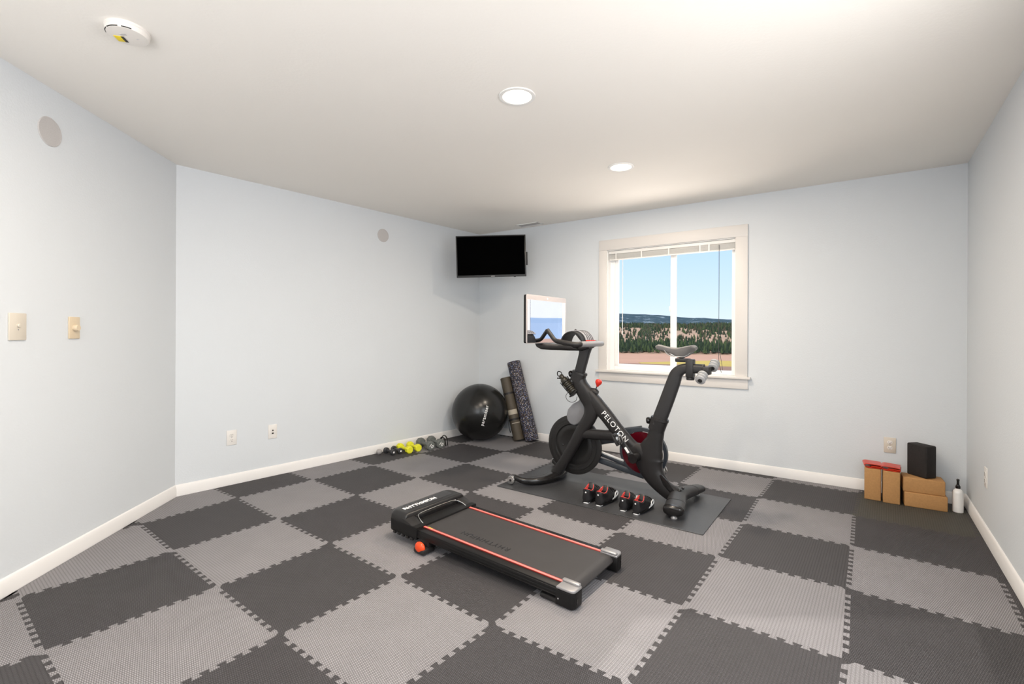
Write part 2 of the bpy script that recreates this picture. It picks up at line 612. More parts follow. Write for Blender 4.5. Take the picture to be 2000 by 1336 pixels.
# ------------------------------------------------------------------ window 1
def wb(m, s0, s1, z0, z1, o0, o1, bev=.0):
    """box on the window wall; o = distance outwards from the room face (negative = into the room)"""
    n = outn(dCB)
    c = C + dCB * ((s0 + s1) / 2) + n * ((o0 + o1) / 2)
    m.box((c.x, c.y, (z0 + z1) / 2), (s1 - s0, o1 - o0, z1 - z0), bev=bev, rz=math.atan2(dCB.y, dCB.x))
win = empty('window_1', (C.x + dCB.x * 2.3, C.y + dCB.y * 2.3, Z0)); tag(win, kind='structure')
WI = win.matrix_world.inverted() if False else Matrix.Translation((-(C.x + dCB.x * 2.3), -(C.y + dCB.y * 2.3), -Z0))
def wpart(m, name, material, parent=None):
    o = m.build(name, material, parent or win)
    if parent is None: o.matrix_local = WI
    return o
m = MB()
wb(m, 1.615, 1.702, .836, 2.078, -.018, 0, .003)
wb(m, 2.933, 3.033, .836, 2.078, -.018, 0, .003)
wb(m, 1.615, 3.033, 2.078, 2.185, -.018, 0, .003)
wpart(m, 'casing', M_case)
m = MB(); wb(m, 1.59, 3.060, .816, .838, -.045, .0, .005); wb(m, 1.702, 2.933, .816, .838, -.002, .075); wpart(m, 'sill', M_case)
m = MB(); wb(m, 1.617, 3.037, .728, .816, -.016, 0, .003); wpart(m, 'apron', M_case)
m = MB()
wb(m, 1.700, 1.708, .838, 2.08, .0, .08); wb(m, 2.928, 2.935, .838, 2.08, .0, .08); wb(m, 1.700, 2.935, 2.072, 2.08, .0, .08)
wpart(m, 'jamb', M_vinyl)
m = MB()
wb(m, 1.700, 1.752, .838, 2.08, .072, .135, .003); wb(m, 2.888, 2.935, .838, 2.08, .072, .135, .003)
wb(m, 1.752, 2.888, 2.03, 2.08, .072, .135, .003); wb(m, 1.752, 2.888, .838, .876, .072, .135, .003)
wpart(m, 'outer_frame', M_vinyl)
m = MB()
wb(m, 1.752, 1.790, .876, 2.03, .085, .110, .003); wb(m, 2.330, 2.385, .876, 2.03, .080, .112, .004)
wb(m, 1.752, 2.385, .876, .902, .085, .110, .002); wb(m, 1.752, 2.385, 2.0, 2.03, .085, .110, .002)
wpart(m, 'sliding_sash', M_vinyl)
m = MB(); wb(m, 2.318, 2.332, 1.435, 1.485, .074, .092, .003); wpart(m, 'latch', M_white)
m = MB(); wb(m, 1.785, 2.335, .895, 2.01, .098, .101); wpart(m, 'left_pane', M_glass)
m = MB(); wb(m, 2.38, 2.892, .87, 2.04, .114, .117); wpart(m, 'right_pane', M_glass)
# raised blind: hangs in the recess
bl = empty('window_blind', (C.x + dCB.x * 2.3, C.y + dCB.y * 2.3, 2.0), 0,
           'white mini blind pulled up to the top of the window', 'blind')
BI = Matrix.Translation((-(C.x + dCB.x * 2.3), -(C.y + dCB.y * 2.3), -2.0))
def bpart(m, name, material):
    o = m.build(name, material, bl); o.matrix_local = BI; return o
m = MB(); wb(m, 1.712, 2.926, 2.040, 2.071, .018, .050, .003); bpart(m, 'head_rail', M_white)
m = MB()
for k in range(9): wb(m, 1.716, 2.922, 1.990 + k * .0052, 1.9930 + k * .0052, .020, .048, .001)
bpart(m, 'slats', M_white)
m = MB(); wb(m, 1.716, 2.922, 1.976, 1.988, .020, .048, .003); bpart(m, 'bottom_rail', M_white)
def cord(s, z0, z1, r_, off=.022):
    c = C + dCB * s + outn(dCB) * off
    return MB().sweep([(c.x, c.y, z1), (c.x, c.y, z0)], r_, seg=8, sub=1)
m = cord(1.866, 1.20, 1.985, .0035, .012); bpart(m, 'tilt_wand', M_white)
c0 = C + dCB * 2.79 + outn(dCB) * .012
m = MB().sweep([(c0.x, c0.y, 2.03), (c0.x, c0.y, 1.5), (c0.x, c0.y, 1.05), (c0.x + .004, c0.y - .002, .95), (c0.x + .020, c0.y - .012, .862)], .0022, seg=6)
m.sweep([(c0.x + .006, c0.y - .004, 1.06), (c0.x + .016, c0.y - .01, .99), (c0.x + .03, c0.y - .02, .885)], .0020, seg=6)
bpart(m, 'lift_cord', M_pole)
for s in (1.79, 2.06, 2.33, 2.62, 2.70):
    m = MB(); wb(m, s - .006, s + .006, 1.976, 2.045, .0185, .0195); bpart(m, 'ladder_tape', M_white)

# ------------------------------------------------------------------ foam floor tiles
KN = {(0, 0): (-2.327, 3.019), (1, 0): (-2.001, 3.509), (2, 0): (-1.634, 3.952), (3, 0): (-1.264, 4.398), (4, 0): (-0.902, 4.848), (5, 0): (-0.552, 5.299), (0, 1): (-1.869, 2.654), (1, 1): (-1.509, 3.112), (2, 1): (-1.151, 3.576), (3, 1): (-0.784, 4.014), (4, 1): (-0.423, 4.482), (5, 1): (-0.063, 4.939), (-1, 2): (-1.762, 1.808), (0, 2): (-1.393, 2.277), (1, 2): (-1.039, 2.756), (3, 2): (-0.306, 3.66), (4, 2): (0.054, 4.105), (0, 3): (-0.919, 1.915), (1, 3): (-0.557, 2.378), (3, 3): (0.171, 3.306), (1, 4): (-0.075, 1.989), (3, 4): (0.65, 2.941), (5, 4): (1.374, 3.909), (2, 5): (0.765, 2.13), (3, 5): (1.126, 2.614), (4, 5): (1.486, 3.085), (5, 5): (1.835, 3.568), (2, 6): (1.241, 1.783), (3, 6): (1.604, 2.287), (4, 6): (1.952, 2.755), (5, 6): (2.298, 3.226)}
AX = Vector((.361, .465)); AY = Vector((.477, -.354)); A0 = Vector((-2.346, 2.992))
RES = {k: Vector(v) - (A0 + AX * k[0] + AY * k[1]) for k, v in KN.items()}
def node(i, j):
    if (i, j) in KN: return Vector(KN[(i, j)])
    w = 0; r_ = Vector((0, 0))
    for k, v in RES.items():
        q = 1 / ((k[0] - i) ** 2 + (k[1] - j) ** 2) ** 1.5
        w += q; r_ += v * q
    return A0 + AX * i + AY * j + r_ / w
def is_light(i, j): return (i + j) % 2 != 0
def bridge_light(i, j):
    fixed = {(1, 3): True, (0, 3): False, (1, 2): False, (1, 1): True, (0, 2): True, (2, 1): False, (3, 2): False, (3, 1): True, (2, 0): True}
    return fixed.get((i, j), random.Random(i * 17 + j * 31).random() < .5)
def cut_point(ni, nj, ti, tj):
    """corner of tile (ti,tj) at node (ni,nj), pulled back along the tile's own diagonal"""
    n = node(ni, nj)
    c = (node(ti, tj) + node(ti + 1, tj + 1)) / 2
    return n + (c - n).normalized() * .016
def edge_pts(i0, j0, i1, j1, tl, tr):
    """shared polyline between node (i0,j0) and (i1,j1); tl and tr are the two tiles"""
    def start(ni, nj):
        br = bridge_light(ni, nj)
        t_ = tl if is_light(*tl) != br else tr
        return cut_point(ni, nj, *t_)
    P, Q = start(i0, j0), start(i1, j1)
    N0, N1 = node(i0, j0), node(i1, j1)
    d = (N1 - N0); L = d.length; d /= L
    n = Vector((-d.y, d.x))
    pts = [P]
    K = 19; m0 = .048
    w = (1 - 2 * m0) / K
    dep = .0105; fl_ = .12 * w
    for k in range(K):
        sgn = 1 if k % 2 == 0 else -1
        a, b_ = m0 + k * w, m0 + (k + 1) * w
        a2 = a - fl_ if k > 0 else a
        b2 = b_ + fl_ if k < K - 1 else b_
        pts.append(N0 + d * (a2 * L) + n * (dep * sgn))
        pts.append(N0 + d * (b2 * L) + n * (dep * sgn))
    pts.append(Q)
    return pts
def clip(poly, p, n):
    out = []
    L = len(poly)
    for k in range(L):
        a, b_ = poly[k], poly[(k + 1) % L]
        da, db = (a - p).dot(n), (b_ - p).dot(n)
        if da <= 0: out.append(a)
        if (da < 0 < db) or (db < 0 < da):
            out.append(a + (b_ - a) * (da / (da - db)))
    return out
HP = []
for p, d in ((A, dAC), (C, dCB), (B, dBE), (D, dDA), (E_, dED)):
    HP.append((p - outn(d) * .0150, outn(d)))
def poly_area(p): return .5 * sum(p[k].x * p[(k + 1) % len(p)].y - p[(k + 1) % len(p)].x * p[k].y for k in range(len(p)))
ROWS = {-1: 'along the left wall', 0: 'first', 1: 'second', 2: 'third', 3: 'fourth', 4: 'fifth', 5: 'sixth', 6: 'seventh', 7: 'eighth'}
tiles = 0
def tile_outline(i, j):
    me = (i, j)
    e1 = edge_pts(i, j, i + 1, j, (i, j), (i, j - 1))
    e2 = edge_pts(i + 1, j, i + 1, j + 1, (i + 1, j), (i, j))
    e3 = edge_pts(i, j + 1, i + 1, j + 1, (i, j + 1), (i, j))[::-1]
    e4 = edge_pts(i, j, i, j + 1, (i, j), (i - 1, j))[::-1]
    out = []
    for e_ in (e1, e2, e3, e4):
        for q in e_:
            if not out or (q - out[-1]).length > 1e-4: out.append(q)
    if (out[0] - out[-1]).length < 1e-4: out.pop()
    return out
ORD = ['first', 'second', 'third', 'fourth', 'fifth', 'sixth', 'seventh', 'eighth', 'ninth', 'tenth']
def camproj(x, y, z=0.):
    return 1000 + 940 * x / y, 652.7 + 940 * (1.205 - z) / y
tl_list = []
for i in range(-5, 8):
    for j in range(-2, 11):
        poly = tile_outline(i, j)
        for p, n in HP:
            poly = clip(poly, p, n)
            if len(poly) < 3: break
        if len(poly) < 3: continue
        ar = poly_area(poly)
        if abs(ar) < .0015: continue
        if ar < 0: poly = poly[::-1]
        # only what the picture can show
        vis = False
        for q in poly:
            if q.y > .3:
                u, v = camproj(q.x, q.y)
                if -60 < u < 2060 and v < 1400: vis = True
        c = sum(poly, Vector((0, 0))) / len(poly)
        if not vis and c.y < -.2: continue
        tl_list.append((i, j, poly, c, vis))
for i, j, poly, c, vis in tl_list:
    # thin seam: pull every vertex in by a hair
    L = len(poly); ins = []
    for k in range(L):
        a, p, b_ = poly[k - 1], poly[k], poly[(k + 1) % L]
        d1 = (p - a); d2 = (b_ - p)
        if d1.length < 1e-6 or d2.length < 1e-6: continue
        d1.normalize(); d2.normalize()
        n = Vector((-d1.y - d2.y, d1.x + d2.x))
        if n.length < 1e-3: n = Vector((-d1.y, d1.x))
        n.normalize()
        ins.append(p + n * .0005)
    light = is_light(i, j)
    mt = M_tl if light else M_td
    if (i, j) == (5, 6): mt, light = M_to, False
    if (i, j) == (4, 7): mt, light = M_td, False
    turn = random.Random(i * 7 + j * 13).choice([0, 1])
    ang = math.atan2(AX.y, AX.x) + (PI / 2 if turn else 0)
    M = Matrix.Rotation(-ang, 4, 'Z') @ Matrix.Translation((-c.x, -c.y, 0))
    m = MB()
    m.prism([tuple(q) for q in ins], -.012, 0, M=M)
    o = m.build('foam_floor_tile', mt)
    o.location = (c.x, c.y, 0); o.rotation_euler = (0, 0, ang)
    tone = 'light grey' if mt is M_tl else ('olive charcoal' if mt is M_to else 'charcoal')
    u, v = camproj(c.x, max(c.y, .35))
    row = ORD[max(0, min(9, j + 1))]; colm = ORD[max(0, min(9, 7 - i))]
    if vis:
        lab = f'{tone} interlocking foam tile, {row} row out from the left wall, {colm} tile from the window end'
    else:
        lab = f'{tone} interlocking foam tile behind the viewer, {row} row from the left wall, {colm} from the window end'
    tag(o, lab, 'floor tile', 'interlocking foam floor tiles')

# ------------------------------------------------------------------ wall and ceiling fittings
def wall_mat(p, d, s, z):
    """local frame: x along the wall to the viewer's right, y up, z out into the room"""
    q = p + d * s
    return frame(Vector((q.x, q.y, z)), (d.x, d.y, 0), (0, 0, 1))
def on_wall(name, p, d, s, z, label, cat, group=None):
    return empty(name, label=label, cat=cat, group=group, mw=wall_mat(p, d, s, z))
def outlet(p, d, s, z, label, material, face):
    r_ = on_wall('power_outlet', p, d, s, z, label, 'outlet')
    MB().box((0, 0, .003), (.074, .118, .006), .0025).build('cover_plate', material, r_)
    for sy in (.0205, -.0205):
        MB().prism([(.0165 * math.cos(t_) , sy + max(-.0135, min(.0135, .0165 * math.sin(t_)))) for t_ in [2 * PI * k / 24 for k in range(24)]], .005, .0085, .001).build('socket', face, r_)
        q = r_.children[-1]
        m = MB()
        m.box((-.0065, sy + .004, .0086), (.0024, .0085, .0012)); m.box((.0065, sy + .004, .0086), (.0024, .0075, .0012))
        m.sphere((0, sy - .0075, .0082), .0028, 10)
        m.build('slots', M_dark, q)
    MB().sphere((0, 0, .006), .003, 10, (1, 1, .4)).build('screw', M_silver, r_)
    return r_
outlet(A, dAC, .380, .372, 'cream duplex power outlet low on the left wall', M_plate2, M_plate2)
outlet(C, dCB, 4.022, .372, 'grey beige duplex power outlet on the window wall above the cork blocks', M_plate, M_plate2)
outlet(B, dBE, .700, .366, 'white duplex power outlet low on the right wall, seen edge-on', M_plate2, M_plate2)
r_ = on_wall('cable_jack_plate', A, dAC, .697, .373, 'small white cable jack plate low on the left wall beside the outlet', 'wall plate')
MB().box((0, 0, .003), (.072, .118, .006), .0025).build('cover_plate', M_plate2, r_)
MB().lathe([(.0055, .005), (.0055, .012), (.003, .014), (0, .014)], 12, Matrix.Translation((0, .010, 0))).build('coax_port', M_dark, r_)
MB().box((0, -.014, .008), (.014, .010, .005), .001).build('phone_port', M_dark, r_)
LDA = (A - D).length
def sD(s): return LDA - 1.3767 + s     # s measured from the point (-2.309, 2.17) on the diagonal wall
r_ = on_wall('switch_plate', D, dDA, sD(.083), 1.229, 'large beige wall plate with a small round button, nearest the left picture edge', 'wall plate')
MB().box((0, 0, .004), (.090, .128, .008), .003).build('cover_plate', M_plate, r_)
MB().lathe([(.0085, .007), (.0085, .013), (.006, .015), (0, .015)], 16, Matrix.Translation((0, .006, 0))).build('button', M_plate, r_)
MB().sphere((0, -.014, .0085), .003, 10, (1, 1, .5)).build('screw', M_silver, r_)
r_ = on_wall('dimmer_switch', D, dDA, sD(.421), 1.228, 'yellowed dimmer switch with a protruding round knob on the diagonal wall', 'dimmer switch')
MB().box((0, 0, .004), (.074, .118, .008), .003).build('cover_plate', M_knob, r_)
MB().lathe([(.018, .007), (.0175, .024), (.015, .027), (0, .027)], 24).build('knob', M_knob, r_)
# in-wall speakers
for p, d, s, z, rad, lab in ((A, dAC, 1.787, 2.204, .066, 'small round grey in-wall speaker high on the left wall'),
                             (D, dDA, sD(.263), 2.216, .072, 'larger looking round grey in-wall speaker high on the diagonal wall')):
    r_ = on_wall('round_wall_speaker', p, d, s, z, lab, 'speaker')
    MB().lathe([(rad, 0), (rad, .003), (rad - .002, .005), (rad - .006, .005), (rad - .006, .002)], 48, caps=False).build('rim', M_grille, r_)
    MB().lathe([(rad - .006, .0), (rad - .006, .0035), (0, .0038)], 48).build('grille', M_grille, r_)
# downlights
for x, y in DOWNS:
    lab = {0: 'round recessed ceiling light nearest the viewer, lit warm white', 1: 'round recessed ceiling light nearer the window, lit warm white',
           2: 'round recessed ceiling light above the viewer, lit warm white'}[DOWNS.index((x, y))]
    r_ = empty('recessed_downlight', (x, y, H), 0, lab, 'ceiling light', 'recessed ceiling lights')
    MB().lathe([(.096, -.0005), (.094, -.005), (.084, -.007), (.076, -.005), (.076, -.001)], 48, caps=False).build('trim_ring', M_white, r_)
    ml = bpy.data.materials.get('lamp_diffuser') or mat('lamp_diffuser', (1, .95, .85), .5, emit=(1, .88, .70), emit_s=2.2)
    MB().lathe([(.0765, -.0010), (.0765, -.0035), (0, -.0035)], 48).build('diffuser', ml, r_)
# smoke detector
r_ = empty('smoke_detector', (-1.575, 1.965, H), 0, 'round white smoke detector with a yellow label on the ceiling', 'smoke detector')
M_det = mat('detector_plastic', (.80, .76, .71), .5)
MB().lathe([(.076, 0), (.076, -.008), (.073, -.011), (.073, -.022), (.069, -.028), (.045, -.030), (0, -.0305)], 48).build('body', M_det, r_)
m = MB()
for a0, a1 in ((-158, -124), (-117, -78), (-68, -42)):
    m.sweep([(.0712 * math.cos(R(a)), .0712 * math.sin(R(a)), -.0255) for a in (a0, (a0 + a1) / 2, a1)], .0020, seg=6, sub=6)
m.build('vent_slots', M_dark, r_)
LM = Matrix.Translation((-.036, .010, 0)) @ Matrix.Rotation(R(12), 4, 'Z')
MB().box((0, 0, -.0300), (.034, .040, .003), .0006, M=LM).build('warning_label', M_yellow, r_)
MB().box((.014, 0, -.0317), (.010, .040, .001), M=LM).build('label_text_panel', M_dark, r_.children[-1])
MB().box((-.004, -.018, -.0306), (.024, .010, .0012)).build('sounder_grille', M_grille, r_)
MB().sphere((.030, .014, -.0300), .004, 12, (1.6, .7, .5)).build('test_button', M_grille, r_)
# ceiling vent
r_ = empty('ceiling_vent', (.19, 5.40, H), math.atan2(dCB.y, dCB.x), 'small white air vent in the ceiling beside the television', 'air vent')
m = MB()
for c_, s_ in (((0, .05, -.004), (.30, .02, .008)), ((0, -.05, -.004), (.30, .02, .008)), ((.14, 0, -.004), (.02, .12, .008)), ((-.14, 0, -.004), (.02, .12, .008))):
    m.box(c_, s_, .002)
m.build('frame', M_white, r_)
m = MB()
for k in range(7): m.box((0, -.036 + k * .012, -.004), (.26, .004, .004), M=None)
m.build('louvre_slats', M_grille, r_)
MB().box((0, 0, -.0008), (.27, .09, .001)).build('backing', M_dark, r_)

# ------------------------------------------------------------------ television
tv = empty('television', label='black flat television hung near the ceiling in the far corner', cat='television',
           mw=frame(Vector((-.224, 5.05, 2.024)), (1, 0, .029), (-.029, -.02, 1)))
TW, THh = .735, .437
MB().box((0, 0, -.022), (TW, THh, .030), .004).build('bezel', M_tvf, tv)
MB().box((0, .004, -.006), (TW - .026, THh - .034, .004)).build('screen', M_tv, tv)
MB().box((0, 0, -.05), (TW * .8, THh * .75, .04), .01).build('rear_housing', M_black, tv)
MB().box((.372, -.028, -.055), (.026, .135, .05), .002).build('side_box', M_black, tv)
MB().box((.015, -.2115, -.0055), (.040, .006, .002)).build('brand_mark', M_silver, tv)
MB().box((.245, -.2215, -.012), (.022, .006, .008), .001).build('infrared_sensor', M_gloss, tv)
m = MB()
m.box((0, 0, -.075), (.22, .22, .012), .002)
m.sweep([(0, 0, -.08), (.03, 0, -.20), (-.05, .0, -.36), (-.14, 0, -.58)], .018, seg=12)
m.build('mounting_arm', M_black, tv)

# ------------------------------------------------------------------ exercise ball
BR = .318
ball = empty('exercise_ball', (-.362, 5.49, 0), 0, 'large black inflated exercise ball in the far corner', 'exercise ball')
m = MB()
prof = []
for k in range(49):
    th = -PI / 2 + PI * k / 48
    r0 = BR * math.cos(th)
    z0 = max(.0005, BR + BR * math.sin(th))
    ridge = .0016 * (abs(math.sin(th * 26)) ** 6) if abs(th) > .25 else 0
    prof.append((max(0, r0 + ridge * math.cos(th)), z0))
prof[0] = (0, prof[0][1]); prof[-1] = (0, 2 * BR)
m.lathe(prof, 64)
m.build('ball_body', M_ball, ball)
me = text_mesh('paramiser', .052, .0, 1.15, .0006)
# wrap the word on the sphere, reading upwards, facing the viewer's right
vdir = Vector((.362, -5.49, 0)).normalized()
cdir = Vector((.06, -.98, -.03)).normalized()
cdir = (Matrix.Rotation(R(3), 3, 'Z') @ vdir + Vector((.12, 0, .02))).normalized()
upv = Vector((.28, 0, 1)); upv = (upv - cdir * upv.dot(cdir)).normalized()
rt = upv.cross(cdir).normalized()
for v in me.vertices:
    x, y = v.co.x, v.co.y
    # reading direction = up, letter tops point to the left
    q = cdir * BR + upv * x - rt * y
    v.co = q.normalized() * (BR + .0012) + Vector((0, 0, BR))
me.materials.append(M_lite)
link('printed_word', me, ball)

# ------------------------------------------------------------------ foam roller and rolled mat
def cyl_frame(p0, p1):
    z = (Vector(p1) - Vector(p0)).normalized()
    x = Vector((1, 0, 0)); x = (x - z * x.dot(z)).normalized()
    y = z.cross(x)
    m_ = Matrix((x, y, z)).transposed().to_4x4(); m_.translation = p0
    return m_
P0 = Vector((.232, 5.405, .014)); P1 = Vector((.018, 5.578, .885))
ro = empty('foam_roller', label='long speckled blue and black foam roller leaning in the corner', cat='foam roller', mw=cyl_frame(P0, P1))
Lr = (P1 - P0).length
MB().lathe([(.030, .0), (.072, .0), (.076, .004), (.076, Lr - .006), (.072, Lr), (.030, Lr), (.030, Lr - .05), (0, Lr - .05)], 48).build('roller_body', M_speck, ro)
P0 = Vector((.085, 5.432, .012)); P1 = Vector((-.075, 5.575, .70))
rm = empty('rolled_exercise_mat', label='rolled brown exercise mat with black straps between the ball and the foam roller', cat='exercise mat', mw=cyl_frame(P0, P1))
Lm = (P1 - P0).length
m = MB()
pts = []
for k in range(140):
    t_ = k / 139 * 2 * PI * 4.0
    r0 = .012 + (.060 - .012) * k / 139
    pts.append((r0 * math.cos(t_), r0 * math.sin(t_)))
inner = [(x * (1 - .0045 / max(.006, math.hypot(x, y))), y * (1 - .0045 / max(.006, math.hypot(x, y)))) for x, y in pts]
m.loft([[(x, y, 0) for x, y in pts + inner[::-1]], [(x, y, Lm) for x, y in pts + inner[::-1]]], close=True, caps=True)
m.lathe([(.057, .002), (.0605, .004), (.0605, Lm - .004), (.057, Lm - .002)], 40, caps=False)
m.build('mat_roll', M_taupe, rm)
for z in (.215 + .02, Lm * .74):
    MB().lathe([(.0605, z - .012), (.0635, z - .011), (.0635, z + .011), (.0605, z + .012)], 40, caps=False).build('strap', M_black, rm)
MB().sweep([(-.050, -.040, Lm * .74), (-.060, -.046, Lm * .55), (-.062, -.048, Lm * .36), (-.052, -.040, .235)], (.004, .022), side=(0, 1, 0), seg=10).build('carry_strap', M_black, rm)
MB().sweep([(-.066, -.03, .235), (-.078, -.035, .17), (-.078, -.03, .10), (-.064, -.025, .13)], (.004, .012), side=(0, 1, 0), seg=10).build('strap_tail', M_black, rm)
def arc_patch(r0, z0, z1, a0, a1, n=10):
    rings = []
    for a in [a0 + (a1 - a0) * k / n for k in range(n + 1)]:
        ca, sa = math.cos(a), math.sin(a)
        rings.append([(r0 * ca, r0 * sa, z0), ((r0 + .002) * ca, (r0 + .002) * sa, z0), ((r0 + .002) * ca, (r0 + .002) * sa, z1), (r0 * ca, r0 * sa, z1)])
    return MB().loft(rings, close=True, caps=True)
arc_patch(.0607, .290, .345, R(-150), R(-40)).build('beige_tab', M_beige, rm)
arc_patch(.0607, .188, .196, R(-130), R(-25)).build('beige_line', M_beige, rm)

# ------------------------------------------------------------------ dumbbells
def dumbbell(pb, pf, rad, headlen, neck, sides, material, label, number=None, dot=False, group=None):
    pb, pf = Vector((*pb, 0)), Vector((*pf, 0))
    L = (pf - pb).length
    c = (pb + pf) / 2
    ang = math.atan2((pf - pb).y, (pf - pb).x)
    r_ = empty('dumbbell', (c.x, c.y, 0), ang, label, 'dumbbell', group)
    apo = rad * math.cos(PI / sides) if sides < 20 else rad
    rot = Matrix.Rotation(PI / 2, 4, 'Y') @ Matrix.Rotation(PI / sides if sides < 20 else 0, 4, 'Z')
    b_ = rad * .18
    for s in (-1, 1):
        M = Matrix.Translation((s * (L / 2), 0, apo)) @ rot
        h = headlen / 2
        MB().lathe([(0, -h), (rad - b_, -h), (rad, -h + b_), (rad, h - b_), (rad - b_, h), (0, h)], sides, M).build('head', material, r_, angle=25)
    MB().lathe([(neck * 1.35, -L / 2), (neck, -L / 4), (neck * 1.12, 0), (neck, L / 4), (neck * 1.35, L / 2)], 20,
               Matrix.Translation((0, 0, apo)) @ Matrix.Rotation(PI / 2, 4, 'Y')).build('handle', material, r_)
    if number:
        M = frame(Vector((L / 2 + headlen / 2 + .0003, 0, apo)), (-.35 * 0, 1, 0), (0, 0, 1))
        text('number', number, rad * 1.0, M_lite, r_, M @ Matrix.Rotation(R(-35), 4, 'Z'), extrude=.0008, bold=.0005)
    if dot:
        MB().lathe([(rad * .32, 0), (rad * .32, .0012), (0, .0012)], 16, Matrix.Translation((L / 2 + headlen / 2, 0, apo)) @ Matrix.Rotation(PI / 2, 4, 'Y')).build('end_badge', M_lite, r_)
    return r_
G = 'dumbbells in a row along the left baseboard'
dumbbell((-1.262, 4.852), (-1.176, 4.775), .029, .032, .013, 32, M_s, 'small round black dumbbell nearest the viewer in the row along the left wall', dot=True, group=G)
dumbbell((-1.203, 4.925), (-1.118, 4.832), .028, .032, .013, 32, M_s, 'second small round black dumbbell, beside the yellow ones', dot=True, group=G)
dumbbell((-1.150, 4.975), (-1.032, 4.850), .038, .050, .016, 8, M_y, 'yellow dumbbell in front, resting beside the small black ones', group=G)
dumbbell((-1.066, 5.058), (-.962, 4.938), .038, .050, .016, 8, M_y, 'yellow dumbbell behind, beside the big grey ones', group=G)
dumbbell((-.968, 5.140), (-.845, 4.988), .049, .060, .018, 8, M_g, 'big grey dumbbell with a white number on its end, left of the two', number='10', group=G)
dumbbell((-.872, 5.232), (-.757, 5.085), .050, .060, .018, 8, M_g, 'big grey dumbbell with a white number on its end, nearest the ball', number='10', group=G)
m = MB()
m.sweep([(-.780, 5.235, .012), (-.768, 5.21, .075), (-.742, 5.17, .096), (-.712, 5.13, .075), (-.700, 5.115, .012)], (.004, .010), side=(.6, .8, 0), seg=10, sub=6)
m.sweep([(-.768, 5.255, .012), (-.752, 5.235, .088), (-.722, 5.20, .108), (-.692, 5.16, .080), (-.682, 5.14, .012)], (.004, .008), side=(.6, .8, 0), seg=10, sub=6)
tag(m.build('resistance_loop', M_gloss), 'black looped strap standing behind the last grey dumbbell', 'exercise band')
tag(MB().sphere((-1.318, 4.795, .028), .028, 20, (1, 1, 1)).build('small_ball', M_clear), 'small greyish ball against the baseboard left of the dumbbells', 'ball')

# ------------------------------------------------------------------ yoga blocks
def block(name, loc, rz, size, material, label, group=None, cat='yoga block', bev=.006):
    o = MB().box((0, 0, size[2] / 2), size, bev, 3).build(name, material)
    o.location = loc; o.rotation_euler = (0, 0, rz)
    return tag(o, label, cat, group)
def from_edge(p, ang, w, dpt):
    """centre of a block whose near face starts at p and runs along ang"""
    d = Vector((math.cos(ang), math.sin(ang))); n = Vector((-d.y, d.x))
    return Vector(p) + d * (w / 2) + n * (dpt / 2)
a1 = R(-37)
c1 = from_edge((2.612, 3.561), a1, .098, .150)
block('cork_yoga_block', (c1.x, c1.y, 0), a1, (.098, .150, .230), M_cork, 'tan cork block standing upright, leftmost of the blocks by the window wall', 'cork yoga blocks')
a2 = R(-36)
c2 = from_edge((2.690, 3.484), a2, .098, .150)
block('cork_yoga_block', (c2.x, c2.y, 0), a2, (.098, .150, .230), M_cork, 'tan cork block standing upright, second from left by the window wall', 'cork yoga blocks')
a3 = R(-33)
c3 = from_edge((2.790, 3.415), a3, .232, .150)
block('cork_yoga_block', (c3.x, c3.y, 0), a3, (.232, .150, .101), M_cork, 'tan cork block lying flat at the bottom of the two-block stack', 'cork yoga blocks')
c4 = from_edge((2.792, 3.430), a3, .228, .148)
block('cork_yoga_block', (c4.x, c4.y, .1015), a3, (.228, .148, .100), M_cork, 'tan cork block lying on top of the stack, under the black block', 'cork yoga blocks')
a5 = R(9)
d5 = Vector((math.cos(a5), math.sin(a5))); n5 = Vector((-d5.y, d5.x))
c5 = Vector((2.905, 3.372)) + d5 * .046 + n5 * .072
block('foam_yoga_block', (c5.x, c5.y, .2020), a5, (.088, .143, .228), M_foam, 'black foam block standing on top of the cork stack', bev=.010)
c6 = Vector((2.893, 3.585))
block('foam_yoga_block', (c6.x, c6.y, 0), R(-35), (.09, .070, .175), M_foam, 'black block wedged upright in the gap behind the cork blocks', bev=.008)
def red_fold(c, rz, label, yaw):
    r_ = empty('folded_red_band', (c.x, c.y, .2302), rz + yaw, label, 'exercise band', 'folded red bands on the cork blocks')
    # flat outer layer on top, shorter inner layer beneath, joined by a fold on the left
    m = MB()
    m.sweep([(.052, 0, .026), (.0, 0, .029), (-.040, 0, .030), (-.056, 0, .022), (-.048, 0, .010), (-.030, 0, .0052)], (.0028, .070), side=(0, 1, 0), seg=12, power=6, sub=5)
    m.build('upper_layer', M_strap, r_)
    MB().sweep([(-.040, 0, .0045), (.0, 0, .0045), (.044, 0, .0045), (.053, 0, .0090), (.046, 0, .0135), (-.015, 0, .0135)], (.0036, .074), side=(0, 1, 0), seg=12, power=6, sub=5).build('lower_layer', M_strap, r_)
    return r_
red_fold(c1, a1, 'folded shiny red band on the leftmost upright cork block', R(6))
red_fold(c2, a2, 'folded shiny red band on the second upright cork block', R(-4))
# spray bottle
sb = empty('spray_bottle', (3.063, 3.300, 0), R(-120), 'white spray bottle with a black nozzle in the right corner', 'spray bottle')
sb.scale = (.92, .92, .96)
MB().lathe([(0, .0), (.028, .0), (.0315, .004), (.0315, .135), (.030, .148), (.022, .160), (.014, .166), (.012, .172), (0, .172)], 40).build('bottle_body', M_bottle, sb)
m = MB().lathe([(.0135, .168), (.0145, .170), (.0145, .186), (.011, .188), (.009, .196), (0, .196)], 24)
m.build('cap', M_gloss, sb)
m = MB().lathe([(.0075, .195), (.0075, .222), (.009, .224), (.009, .232), (.006, .236), (0, .236)], 20)
m.box((.008, 0, .216), (.016, .007, .008), .002)
m.build('nozzle', M_gloss, sb)

